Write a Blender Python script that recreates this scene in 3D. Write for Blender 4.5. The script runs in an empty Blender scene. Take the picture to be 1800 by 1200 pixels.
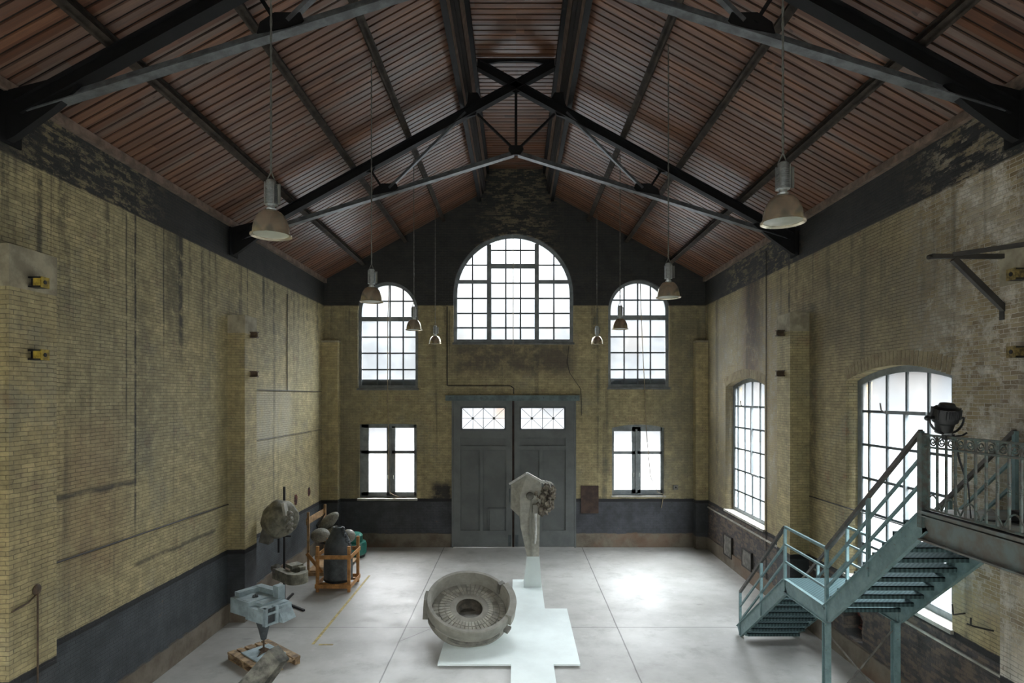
import bpy, bmesh, math, random
from mathutils import Vector, Matrix, noise as mnoise
random.seed(7)
C = bpy.context.scene.collection
V = Vector
PI = math.pi
H = 4.95                       # camera height
D = 19.75                      # face of the back wall
XL, XR = -6.34, 6.26           # faces of the side walls
YF = -3.0                      # face of the front wall behind the camera
SL = 0.55                      # roof pitch
def roof(x): return 12.31 - SL*abs(x)

# ------------------------------------------------------------------ nodes
class G:
    def __init__(s, name):
        s.m = bpy.data.materials.new(name); s.m.use_nodes = True
        s.t = s.m.node_tree; s.b = s.t.nodes['Principled BSDF']; s.out = s.t.nodes['Material Output']
        tc = s.n('TexCoord'); s.P = tc.outputs['Object']
    def n(s, kind, **kw):
        nd = s.t.nodes.new('ShaderNode'+kind)
        for k, v in kw.items(): setattr(nd, k, v)
        return nd
    def put(s, sock, v):
        if hasattr(v, 'is_linked') or isinstance(v, bpy.types.NodeSocket): s.t.links.new(v, sock)
        else:
            if isinstance(v, (tuple, list)) and len(v) == 3 and sock.type == 'RGBA': v = (*v, 1)
            sock.default_value = v
    def m_(s, op, a, b=0.0, c=0.0, clamp=False):
        nd = s.n('Math', operation=op, use_clamp=clamp)
        s.put(nd.inputs[0], a); s.put(nd.inputs[1], b); s.put(nd.inputs[2], c)
        return nd.outputs[0]
    def mix(s, f, a, b, mode='MIX'):
        nd = s.n('Mix', data_type='RGBA', blend_type=mode)
        s.put(nd.inputs[0], f); s.put(nd.inputs[6], a); s.put(nd.inputs[7], b)
        return nd.outputs[2]
    def vec(s, x, y, z):
        nd = s.n('CombineXYZ'); s.put(nd.inputs[0], x); s.put(nd.inputs[1], y); s.put(nd.inputs[2], z); return nd.outputs[0]
    def sep(s, v=None):
        nd = s.n('SeparateXYZ'); s.put(nd.inputs[0], v if v is not None else s.P); return nd.outputs
    def scale(s, v, sx, sy, sz):
        nd = s.n('VectorMath', operation='MULTIPLY'); s.put(nd.inputs[0], v); nd.inputs[1].default_value = (sx, sy, sz); return nd.outputs[0]
    def noise(s, v=None, sc=1.0, det=4.0, ro=0.6):
        nd = s.n('TexNoise'); s.put(nd.inputs['Vector'], v if v is not None else s.P)
        nd.inputs['Scale'].default_value = sc; nd.inputs['Detail'].default_value = det; nd.inputs['Roughness'].default_value = ro
        return nd.outputs['Fac']
    def rng(s, v, a, b, lo=0.0, hi=1.0):
        nd = s.n('MapRange', interpolation_type='SMOOTHSTEP')
        s.put(nd.inputs[0], v); s.put(nd.inputs[1], a); s.put(nd.inputs[2], b); s.put(nd.inputs[3], lo); s.put(nd.inputs[4], hi)
        return nd.outputs[0]
    def band(s, v, a, b, e):          # 1 between a and b with soft edges e
        return s.m_('MULTIPLY', s.rng(v, a-e, a+e), s.rng(v, b-e, b+e, 1.0, 0.0))
    def white(s, v):
        nd = s.n('TexWhiteNoise', noise_dimensions='3D'); s.put(nd.inputs['Vector'], v); return nd.outputs['Value']
    def fin(s, col, rough=0.6, metal=0.0, bump=None, bs=0.3, bd=0.01, spec=None):
        s.put(s.b.inputs['Base Color'], col); s.put(s.b.inputs['Roughness'], rough); s.put(s.b.inputs['Metallic'], metal)
        if spec is not None: s.b.inputs['Specular IOR Level'].default_value = spec
        if bump is not None:
            bn = s.n('Bump'); bn.inputs['Strength'].default_value = bs; bn.inputs['Distance'].default_value = bd
            s.put(bn.inputs['Height'], bump); s.t.links.new(bn.outputs[0], s.b.inputs['Normal'])
        return s.m

def plain(name, col, rough=0.6, metal=0.0, var=0.25, sc=6.0, bs=0.15, col2=None, spec=None):
    g = G(name); n = g.noise(sc=sc, det=5, ro=0.65)
    c2 = col2 or tuple(c*(1-var*1.6) for c in col)
    c = g.mix(g.rng(n, 0.35, 0.68), c2, col)
    return g.fin(c, rough, metal, n, bs, 0.01, spec)

def brick(name, base, base2, streaks=(), patches=(), grime=0.5, lines=(), dado=1.60, plinth=0.42, band=7.98, dado_col=(0.046, 0.050, 0.056), pale=None, peel=(), red=0.35, dado_wear=0.0, drips=0.6):
    """painted brick: pale field, charcoal band on top, dark dado and rough plinth below"""
    g = G(name); x, y, z = g.sep(); u = g.m_('ADD', x, y); uv = g.vec(u, z, 0.0)
    br = g.n('TexBrick'); 
    dn = g.n('TexNoise'); g.put(dn.inputs['Vector'], uv); dn.inputs['Scale'].default_value = 7.0; dn.inputs['Detail'].default_value = 3
    dv = g.n('VectorMath', operation='SUBTRACT'); g.put(dv.inputs[0], dn.outputs['Color']); dv.inputs[1].default_value = (.5, .5, .5)
    uvd = g.n('VectorMath', operation='ADD'); g.put(uvd.inputs[0], uv); g.put(uvd.inputs[1], g.scale(dv.outputs[0], .05, .022, 0)); g.put(br.inputs['Vector'], uvd.outputs[0])
    br.inputs['Scale'].default_value = 1.0; br.inputs['Brick Width'].default_value = 0.205; br.inputs['Row Height'].default_value = 0.056
    br.inputs['Mortar Size'].default_value = 0.006; br.inputs['Mortar Smooth'].default_value = 0.8; br.inputs['Bias'].default_value = 0.0
    br.inputs['Color1'].default_value = (0, 0, 0, 1); br.inputs['Color2'].default_value = (1, 1, 1, 1); br.inputs['Mortar'].default_value = (.5, .5, .5, 1)
    per = br.outputs['Color']; mor = br.outputs['Fac']
    big = g.noise(sc=0.45, det=5, ro=0.6); med = g.noise(sc=2.2, det=6, ro=0.7); fine = g.noise(sc=14, det=4, ro=0.7)
    drip = g.noise(g.vec(g.m_('MULTIPLY', u, 3.2), g.m_('MULTIPLY', z, 0.12), 3.0), 1.0, 4, 0.6)
    c = g.mix(g.rng(big, 0.35, 0.65), base2, base)
    c = g.mix(g.m_('MULTIPLY', per, 0.45), c, tuple(v*0.50 for v in base))
    tone = g.noise(sc=5.0, det=6, ro=0.75)
    c = g.mix(g.rng(tone, 0.40, 0.66, 0.0, 0.55), c, tuple(v*0.45 for v in base2))
    c = g.mix(g.rng(tone, 0.44, 0.30, 0.0, 0.45), c, tuple(min(1, v*1.32) for v in base))
    gy = g.noise(sc=1.1, det=5, ro=0.7)
    c = g.mix(g.rng(gy, 0.52, 0.66, 0.0, 0.38), c, (0.30, 0.295, 0.22))
    # bare bricks showing through the paint
    mm = g.m_('MULTIPLY', g.rng(med, 0.56, 0.70), red)
    c = g.mix(mm, c, (0.30, 0.155, 0.075))
    keep = 0.0
    if pale:
        for (u0, u1, z0, z1, k) in pale:
            f = g.m_('MULTIPLY', g.band(u, u0, u1, 0.5), g.band(z, z0, z1, 0.5))
            f = g.m_('MULTIPLY', f, k)
            bc = g.mix(per, (0.17, 0.12, 0.06), (0.40, 0.32, 0.18))
            sm = g.m_('ADD', g.m_('MULTIPLY', g.rng(tone, 0.47, 0.62), 0.6), g.m_('MULTIPLY', g.rng(gy, 0.46, 0.64), 0.4), clamp=True)
            wc = g.mix(g.m_('MAXIMUM', g.m_('MULTIPLY', mor, 0.85), sm), bc, (0.78, 0.75, 0.67))
            c = g.mix(f, c, wc); keep = g.m_('MAXIMUM', keep, f)
    for (u0, u1, z0, z1, e, col, k) in patches:
        f = g.m_('MULTIPLY', g.band(u, u0, u1, e), g.band(z, z0, z1, e))
        f = g.m_('MULTIPLY', f, g.rng(med, 0.28, 0.55, 0.15, k))
        c = g.mix(f, c, col)
    dk = g.m_('MULTIPLY', g.rng(drip, 0.54, 0.72), g.m_('MULTIPLY', grime, g.rng(med, 0.25, 0.6)))
    c = g.mix(dk, c, (0.070, 0.072, 0.055))
    dr = g.m_('MULTIPLY', g.rng(drip, 0.50, 0.60), g.m_('MULTIPLY', g.rng(z, 5.6, 7.9, 0.0, drips), g.rng(tone, 0.36, 0.55)))
    if band < 40: c = g.mix(dr, c, (0.055, 0.055, 0.045))
    c = g.mix(g.m_('MULTIPLY', g.rng(fine, 0.55, 0.75), 0.35), c, tuple(v*0.5 for v in base))
    jit = g.m_('MULTIPLY', g.m_('SUBTRACT', med, 0.5), 0.16)
    zj = g.m_('ADD', z, jit)
    # charcoal band under the eaves, paint peeling off it
    bandc = g.mix(g.rng(med, 0.3, 0.7), (0.019, 0.020, 0.021), (0.033, 0.034, 0.034))
    f = g.rng(g.m_('ADD', z, g.m_('MULTIPLY', jit, 0.2)), band-0.02, band+0.02)
    pw = 0.05
    for (u0, u1) in peel:
        pw = g.m_('ADD', pw, g.band(u, u0, u1, 0.7))
    pl = g.m_('MULTIPLY', g.rng(g.m_('ADD', g.m_('MULTIPLY', g.noise(g.scale(g.P, 1, 1, 2.4), sc=3.0, det=9, ro=0.85), 0.80), g.m_('MULTIPLY', per, 0.10)), 0.44, 0.52), pw, clamp=True)
    f = g.m_('MULTIPLY', f, g.m_('SUBTRACT', 1.0, g.m_('MULTIPLY', pl, 0.8)))
    c = g.mix(pl if False else g.m_('MULTIPLY', g.rng(z, band-.02, band+.02), .55), c, (0.20, 0.16, 0.095))
    c = g.mix(f, c, bandc)
    for (u0, w, z0, z1, k) in streaks:
        ww = g.m_('ADD', u, g.m_('MULTIPLY', g.m_('SUBTRACT', g.noise(g.vec(0.0, 0.0, z), 1.2, 2, 0.5), 0.5), 0.05))
        f = g.m_('MULTIPLY', g.band(ww, u0-w/2, u0+w/2, max(0.015, w*0.35)), g.rng(z, z0, z0+1.2))
        f = g.m_('MULTIPLY', f, g.m_('MULTIPLY', g.rng(z, z1-0.1, z1, 1.0, 0.0), g.m_('MULTIPLY', g.rng(med, 0.25, 0.5, 0.5, 1.0), g.rng(tone, 0.34, 0.52, k*0.35, k))))
        c = g.mix(f, c, (0.028, 0.029, 0.026))
    for (u0, u1, zz, w, k) in lines:
        f = g.m_('MULTIPLY', g.band(u, u0, u1, 0.06), g.band(zj, zz-w/2, zz+w/2, w*0.5))
        c = g.mix(g.m_('MULTIPLY', f, g.rng(med, 0.2, 0.5, k*0.4, k)), c, (0.03, 0.03, 0.028))
    # mortar
    c = g.mix(g.m_('MULTIPLY', g.m_('SUBTRACT', 1.0, keep), g.m_('MULTIPLY', mor, g.rng(med, 0.3, 0.65, 0.30, 0.75))), c, (0.060, 0.055, 0.040))
    # dado, its black line and the plinth
    dc = g.mix(g.rng(med, 0.35, 0.7), dado_col, tuple(v*1.9 for v in dado_col))
    dc = g.mix(g.m_('MULTIPLY', mor, 0.5), dc, (0.02, 0.02, 0.02))
    if dado_wear: dc = g.mix(g.m_('MULTIPLY', g.rng(g.m_('ADD', g.m_('MULTIPLY', tone, .8), g.m_('MULTIPLY', per, 0.2)), 0.42, 0.62), dado_wear), dc, (0.175, 0.125, 0.09))
    dc = g.mix(g.m_('MULTIPLY', g.rng(med, 0.66, 0.72), 0.7), dc, (0.20, 0.12, 0.07))
    dj = g.m_('ADD', z, g.m_('MULTIPLY', jit, 0.35))
    c = g.mix(g.rng(dj, dado-0.012, dado+0.012, 1.0, 0.0), c, dc)
    c = g.mix(g.m_('MULTIPLY', g.band(dj, dado-0.10, dado, 0.012), 0.9), c, (0.009, 0.009, 0.010))
    pc = g.mix(g.rng(med, 0.3, 0.65), (0.105, 0.080, 0.055), (0.19, 0.165, 0.125))
    pc = g.mix(g.m_('MULTIPLY', g.rng(big, 0.5, 0.6), 0.5), pc, (0.17, 0.09, 0.05))
    pf = g.rng(zj, plinth-0.02, plinth+0.02, 1.0, 0.0)
    c = g.mix(pf, c, pc)
    h = g.m_('ADD', g.m_('MULTIPLY', g.m_('MULTIPLY', mor, -1.0), g.m_('SUBTRACT', 1.0, pf)), g.m_('ADD', g.m_('MULTIPLY', fine, 0.35), g.m_('MULTIPLY', med, 0.4)))
    return g.fin(c, 0.62, 0.0, h, 0.55, 0.02)

# u is x+y everywhere on a wall
L_ = XL
M = {}
BASE, BASE2 = (0.58, 0.485, 0.255), (0.47, 0.41, 0.235)
M['brick_left'] = brick('brick painted ochre left', BASE, BASE2,
    streaks=[(L_+9.95, .05, 2.2, 8.6, .95), (L_+9.72, .035, 4.0, 8.0, .8), (L_+10.75, .04, 5.2, 8.2, .75), (L_+11.3, .14, 5.2, 8.9, .9), (L_+11.0, .4, 5.6, 8.9, .55), (L_+12.6, .05, 7.0, 8.5, .7), (L_+14.1, .05, 6.3, 8.6, .7), (L_+7.95, .09, 1.8, 8.9, .75), (L_+8.15, .03, 3.4, 8.6, .5), (L_+15.0, .06, 6.8, 8.6, .6), (L_+16.6, .05, 6.9, 8.6, .6), (L_+7.3, .5, 6.9, 8.9, .35), (L_+10.2, .5, 3.0, 7.0, .25)],
    lines=[(L_+7.9, L_+9.95, 3.55, .09, .8), (L_+9.95, L_+12.6, 2.15, .07, .75)], grime=0.7,
    peel=[(L_+7.6, L_+10.4)], dado_col=(0.040, 0.047, 0.052), patches=[(L_+14.4, L_+16.8, 3.6, 5.2, .3, (0.50, 0.47, 0.37), .6), (L_+13.8, L_+14.3, 2.8, 6.0, .15, (0.36, 0.18, 0.085), .55), (L_+10.1, L_+10.35, 1.1, 1.3, .1, (0.40, 0.34, 0.2), 1.2), (L_+8.3, L_+9.6, 2.2, 4.6, .4, (0.33, 0.20, 0.10), .4)])
M['brick_back'] = brick('brick painted ochre back', (0.52, 0.43, 0.225), (0.41, 0.35, 0.19),
    streaks=[(D-2.2, .05, 5.6, 7.9, .5)], grime=0.7, plinth=0.46, peel=[(D-1.0, D+1.0)], drips=0.3,
    patches=[(D-2.1, D+1.9, 5.7, 6.75, .3, (0.095, 0.075, 0.058), .85), (D+4.6, D+6.6, 1.7, 8.0, .8, (0.15, 0.14, 0.105), .6), (D-6.2, D-5.0, 1.6, 7.6, .5, (0.17, 0.155, 0.11), .5), (D-2.8, D-2.1, .7, 2.1, .16, (0.035, 0.03, 0.026), 1.1), (D+2.1, D+2.85, .5, 1.6, .14, (0.055, 0.035, 0.026), 1.2), (D-2.5, D-2.2, 1.0, 1.3, .1, (0.2, 0.155, 0.10), 1.0), (D-0.9, D+0.9, 8.9, 12.5, .5, (0.20, 0.165, 0.10), .8)],
    dado_col=(0.040, 0.043, 0.049))
M['brick_right'] = brick('brick painted ochre right', (0.53, 0.43, 0.225), (0.38, 0.315, 0.17),
    streaks=[(XR+15.6, .9, 5.3, 8.6, .45), (XR+13.7, .08, 2.0, 8.8, .8), (XR+18.6, .25, 2.0, 8.6, .5), (XR+12.6, .3, 1.7, 7.0, .45)], grime=0.55,
    pale=[(XR+5.5, XR+9.4, 2.2, 9.0, .9), (XR+14.0, XR+19.0, 2.5, 7.6, .35)], peel=[(XR+7.0, XR+9.2), (XR+13.5, XR+17.5)], red=0.55, dado_wear=0.75, drips=0.3,
    patches=[(XR+8.3, XR+12.5, 5.6, 7.7, .7, (0.185, 0.155, 0.10), .7), (XR+15.4, XR+16.4, 5.4, 8.8, .4, (0.13, 0.065, 0.042), .8), (XR+17.6, XR+19.8, 1.4, 7.0, .5, (0.11, 0.10, 0.08), .5)],
    dado_col=(0.036, 0.033, 0.033))
M['pilaster'] = brick('brick painted ochre pilaster', (0.56, 0.455, 0.23), (0.45, 0.385, 0.21), grime=0.35, band=50, red=0.35, dado_col=(0.036, 0.040, 0.044))
M['pilaster_pale'] = brick('brick white washed pilaster', (0.78, 0.75, 0.67), (0.70, 0.65, 0.54), grime=0.4, band=50, red=0.6, pale=[(-99, 99, 1.9, 99, .9)])
M['arch_brick'] = plain('soldier course brick', (0.34, 0.285, 0.165), 0.7, 0, .3, 6, .4, (0.22, 0.17, 0.10))
M['concrete_cap'] = plain('cast concrete cap', (0.46, 0.41, 0.29), 0.75, 0, .3, 3, .3)

def concrete_floor():
    g = G('power floated concrete'); x, y, z = g.sep()
    a = g.noise(sc=0.35, det=6, ro=0.65); b = g.noise(sc=1.6, det=7, ro=0.7); f = g.noise(sc=18, det=3)
    c = g.mix(g.rng(a, 0.33, 0.66), (0.31, 0.305, 0.28), (0.455, 0.455, 0.43))
    c = g.mix(g.m_('MULTIPLY', g.rng(b, 0.5, 0.74), 0.55), c, (0.235, 0.225, 0.20))
    c = g.mix(g.m_('MULTIPLY', g.rng(b, 0.42, 0.28), 0.4), c, (0.56, 0.56, 0.55))
    jb = g.m_('MULTIPLY', g.m_('SUBTRACT', b, .5), .03)
    for (ax, p) in ((x, -2.37), (x, 2.18), (y, 12.86)):
        l = g.band(g.m_('ADD', ax, jb), p-0.012, p+0.012, 0.008)
        c = g.mix(g.m_('MULTIPLY', l, 0.85), c, (0.055, 0.05, 0.045))
    # the crack that runs off the saw cut, left of the bowl
    kx = g.m_('ADD', g.m_('MULTIPLY', g.m_('SUBTRACT', y, 12.1), 0.8), -2.37)
    l = g.m_('MULTIPLY', g.band(g.m_('ADD', g.m_('SUBTRACT', x, kx), g.m_('MULTIPLY', jb, 3)), -.015, .015, .01), g.band(y, 12.1, 13.2, .05))
    c = g.mix(g.m_('MULTIPLY', l, 0.7), c, (0.07, 0.065, 0.06))
    st = g.noise(g.scale(g.P, 0.9, 2.0, 1), 1.7, 3, 0.5)
    c = g.mix(g.m_('MULTIPLY', g.rng(st, 0.68, 0.76), 0.5), c, (0.17, 0.165, 0.15))
    r = g.rng(b, 0.3, 0.7, 0.36, 0.52)
    return g.fin(c, r, 0.0, g.m_('ADD', g.m_('MULTIPLY', b, .6), g.m_('MULTIPLY', f, .2)), 0.12, 0.01)
M['floor'] = concrete_floor()

def boards(name, axis):
    g = G(name); x, y, z = g.sep()
    if axis == 'y': t, l = y, x
    else: t, l = x, y
    idx = g.m_('FLOOR', g.m_('DIVIDE', t, 0.17)); side = g.m_('SIGN', x)
    seg = g.m_('FLOOR', g.m_('ADD', g.m_('DIVIDE', l, 2.4), g.m_('MULTIPLY', g.white(g.vec(idx, side, 5.0)), 3.0)))
    w = g.white(g.vec(idx, seg, side)); w2 = g.white(g.vec(idx, seg, 9.0))
    gr = g.noise(g.vec(g.m_('MULTIPLY', l, 1.3), g.m_('MULTIPLY', t, 26.0), g.m_('MULTIPLY', idx, 7.3)), 1.0, 5, 0.65)
    c = g.mix(w, (0.115, 0.048, 0.026), (0.225, 0.105, 0.058))
    c = g.mix(g.rng(w2, 0.6, 1.0, 0.0, 0.75), c, (0.165, 0.125, 0.105))
    c = g.mix(g.rng(w2, 0.0, 0.22, 0.7, 0.0), c, (0.075, 0.040, 0.028))
    c = g.mix(g.rng(gr, 0.3, 0.75, 0.0, 0.6), c, (0.07, 0.042, 0.032))
    kn = g.noise(g.vec(g.m_('MULTIPLY', l, 5.0), g.m_('MULTIPLY', t, 9.0), 1.0), 1.0, 1, 0.4)
    c = g.mix(g.rng(kn, 0.72, 0.76, 0.0, 0.8), c, (0.05, 0.028, 0.02))
    return g.fin(c, 0.36, 0.0, gr, 0.25, 0.006)
M['boards'] = boards('stained ceiling boards', 'y')
M['timber'] = plain('dark stained timber', (0.27, 0.195, 0.15), 0.5, 0, .35, 5, .3)
M['gap'] = plain('black recess felt', (0.018, 0.013, 0.011), 0.9)
M['purlin'] = plain('brown painted purlin steel', (0.058, 0.046, 0.036), 0.75, 0, .35, 5, .15, None, .2)
M['truss'] = plain('black painted steel', (0.009, 0.009, 0.0095), 0.6, 0, .2, 4, .15, None, .25)
M['chord'] = plain('grey painted steel tie', (0.125, 0.135, 0.14), 0.38, 0, .35, 5)

def teal():
    g = G('weathered teal paint'); a = g.noise(sc=5, det=7, ro=0.7); b = g.noise(sc=17, det=5, ro=0.7)
    c = g.mix(g.rng(a, 0.3, 0.7), (0.115, 0.19, 0.195), (0.20, 0.305, 0.31))
    c = g.mix(g.m_('MULTIPLY', g.rng(b, 0.60, 0.70), 0.8), c, (0.10, 0.075, 0.055))
    c = g.mix(g.m_('MULTIPLY', g.rng(a, 0.62, 0.75), 0.55), c, (0.15, 0.115, 0.085))
    return g.fin(c, 0.5, 0.0, b, 0.2, 0.006)
M['teal'] = teal()
M['teal_dark'] = plain('rusty green grey steel', (0.16, 0.20, 0.195), 0.55, 0, .3, 5, .3, (0.135, 0.12, 0.10))
def tread():
    g = G('teal chequer tread plate'); x, y, z = g.sep()
    ck = g.n('TexChecker'); g.put(ck.inputs['Vector'], g.vec(x, y, 0.0)); ck.inputs['Scale'].default_value = 32
    ck.inputs['Color1'].default_value = (0.045, 0.075, 0.078, 1); ck.inputs['Color2'].default_value = (0.085, 0.135, 0.14, 1)
    return g.fin(ck.outputs[0], 0.9, 0.0, ck.outputs[1], 0.5, 0.01, 0.1)
M['tread'] = tread()
M['handrail'] = plain('worn bare handrail', (0.115, 0.105, 0.095), 0.45, .2, .3, 8)
M['iron'] = plain('old green grey cast iron', (0.105, 0.155, 0.145), 0.55, 0, .3, 12, .3, (0.085, 0.075, 0.06))
M['frame'] = plain('grey window paint', (0.27, 0.30, 0.31), 0.45, 0, .25, 3)
M['bar'] = plain('dark glazing bar paint', (0.075, 0.095, 0.10), 0.5, 0, .25, 3)
M['door'] = plain('grey door paint', (0.15, 0.163, 0.158), 0.5, 0, .18, 1.4)
M['door_dark'] = plain('shaded grey door panel paint', (0.128, 0.139, 0.135), 0.5, 0, .15, 1.4)  # door grey darkened, the panel recess shade is put into the colour
M['rail'] = plain('teal grey door track', (0.14, 0.20, 0.20), 0.5, 0, .3, 3)
M['sill'] = plain('pale stone sill', (0.50, 0.48, 0.42), 0.6, 0, .25, 4)
M['grey_sill'] = plain('grey painted sill', (0.17, 0.18, 0.18), 0.55, 0, .25, 4)

def glass(name, tint, warm=0.0, tr=0.965):
    g = G(name); t = g.t
    n = g.noise(sc=0.9, det=2); n2 = g.noise(sc=0.55, det=1)
    col = g.mix(g.rng(n, 0.38, 0.64), tint, tuple(v*0.86 for v in tint))
    col = g.mix(g.rng(n2, 0.56, 0.70, 0.0, warm), col, (tint[0]*1.0, tint[1]*0.86, tint[2]*0.74))
    a = g.n('BsdfTransparent'); g.put(a.inputs[0], col)
    b = g.n('BsdfTranslucent'); g.put(b.inputs[0], (0.85, 0.88, 0.90))
    gl = g.n('BsdfGlossy'); gl.inputs['Roughness'].default_value = 0.35; g.put(gl.inputs[0], (0.8, 0.8, 0.8))
    m1 = g.n('MixShader'); m1.inputs[0].default_value = 1-tr
    t.links.new(a.outputs[0], m1.inputs[1]); t.links.new(b.outputs[0], m1.inputs[2])
    m2 = g.n('MixShader'); m2.inputs[0].default_value = 0.04
    t.links.new(m1.outputs[0], m2.inputs[1]); t.links.new(gl.outputs[0], m2.inputs[2])
    t.links.new(m2.outputs[0], g.out.inputs['Surface'])
    return g.m
M['glass'] = glass('frosted glass', (0.90, 0.93, 0.96), 0.3)
M['glass_low'] = glass('frosted low window glass', (0.92, 0.93, 0.95), 0.9)
M['glass_clear'] = glass('clear window glass', (0.97, 0.98, 0.98), 0.0, 0.97)

M['cup'] = plain('stained and shaded brown cup', (0.10, 0.085, 0.062), 0.7, 0, .4, 8, .3)  # brown stain plus the shade inside the hole, both in the colour
M['white'] = plain('white painted plinth board', (0.74, 0.82, 0.80), 0.45, 0, .05, 2, .04)
M['conc'] = plain('grey cast concrete', (0.30, 0.288, 0.245), 0.7, 0, .16, 5, .35)
M['conc_dark'] = plain('shaded cast concrete', (0.20, 0.19, 0.16), 0.72, 0, .3, 6, .4)  # shaded copy of the cast concrete, shade put into its colour
M['conc_olive'] = plain('olive cast concrete', (0.285, 0.275, 0.21), 0.7, 0, .35, 7, .4)
M['conc_pale'] = plain('pale and lit cast concrete', (0.45, 0.435, 0.37), 0.7, 0, .2, 5, .4)
M['conc_cluster'] = plain('brown stained rough concrete', (0.36, 0.32, 0.25), 0.8, 0, .6, 9, .6, (0.07, 0.055, 0.042))
M['white_edge'] = plain('lit edge and pale rod white', (0.80, 0.80, 0.76), 0.6)  # puts light into the sculpture's top edges; also the pale rod and tendrils
M['blue'] = plain('blue grey painted plaster', (0.40, 0.50, 0.53), 0.55, 0, .25, 4, .25)
M['blue_dark'] = plain('dark slate recess', (0.075, 0.085, 0.09), 0.6)
M['slate'] = plain('dark slate glaze', (0.085, 0.10, 0.108), 0.5, 0, .3, 6, .3)
M['stone'] = plain('speckled pebble stone', (0.27, 0.265, 0.215), 0.55, 0, .3, 26, .2)
M['black'] = plain('matt black steel', (0.012, 0.012, 0.013), 0.5)
M['spot'] = plain('black lamp housing', (0.012, 0.013, 0.014), 0.4)
M['lens'] = plain('grey lens glass', (0.30, 0.32, 0.33), 0.15)
M['pine'] = plain('orange pine batten', (0.60, 0.29, 0.09), 0.5, 0, .3, 7, .2)
M['pine_pale'] = plain('pale pine batten', (0.47, 0.30, 0.15), 0.55, 0, .3, 7, .2)
M['pallet'] = plain('worn pallet wood', (0.46, 0.32, 0.175), 0.7, 0, .5, 6, .35, (0.12, 0.075, 0.042))
M['log'] = plain('grey green weathered wood', (0.16, 0.155, 0.125), 0.75, 0, .5, 5, .4)
M['rust'] = plain('brown rusted steel', (0.13, 0.085, 0.05), 0.6, 0, .4, 9)
M['green'] = plain('green enamel', (0.03, 0.20, 0.155), 0.35, 0, .2, 3)
M['yellow'] = plain('worn yellow floor paint', (0.50, 0.39, 0.11), 0.6, 0, .35, 9)
M['yellow_steel'] = plain('yellow painted steel', (0.50, 0.36, 0.05), 0.5, 0, .4, 14)
M['yellow_rust'] = plain('rusted yellow steel', (0.30, 0.22, 0.07), 0.6, 0, .5, 14)
M['rope'] = plain('hemp rope', (0.36, 0.29, 0.19), 0.85)
M['cable'] = plain('grey twisted cable', (0.16, 0.16, 0.14), 0.6)
M['alu'] = plain('ribbed aluminium', (0.56, 0.59, 0.58), 0.35, .85, .2, 20)
M['shade'] = plain('champagne lacquered aluminium', (0.80, 0.70, 0.53), 0.22, .8, .15, 10)
M['shade_in'] = plain('frosted lamp glass', (0.30, 0.31, 0.25), 0.3, 0, .1, 10)
M['conduit'] = plain('dark conduit', (0.045, 0.04, 0.034), 0.6)
M['redbrick'] = plain('broken red brick', (0.17, 0.045, 0.03), 0.85, 0, .7, 11, .8)
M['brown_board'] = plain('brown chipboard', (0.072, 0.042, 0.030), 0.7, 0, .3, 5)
M['plate'] = plain('grey rendered hatch', (0.20, 0.19, 0.165), 0.7, 0, .35, 6)
M['ground'] = plain('dark yard paving', (0.055, 0.055, 0.054), 0.85)

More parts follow.
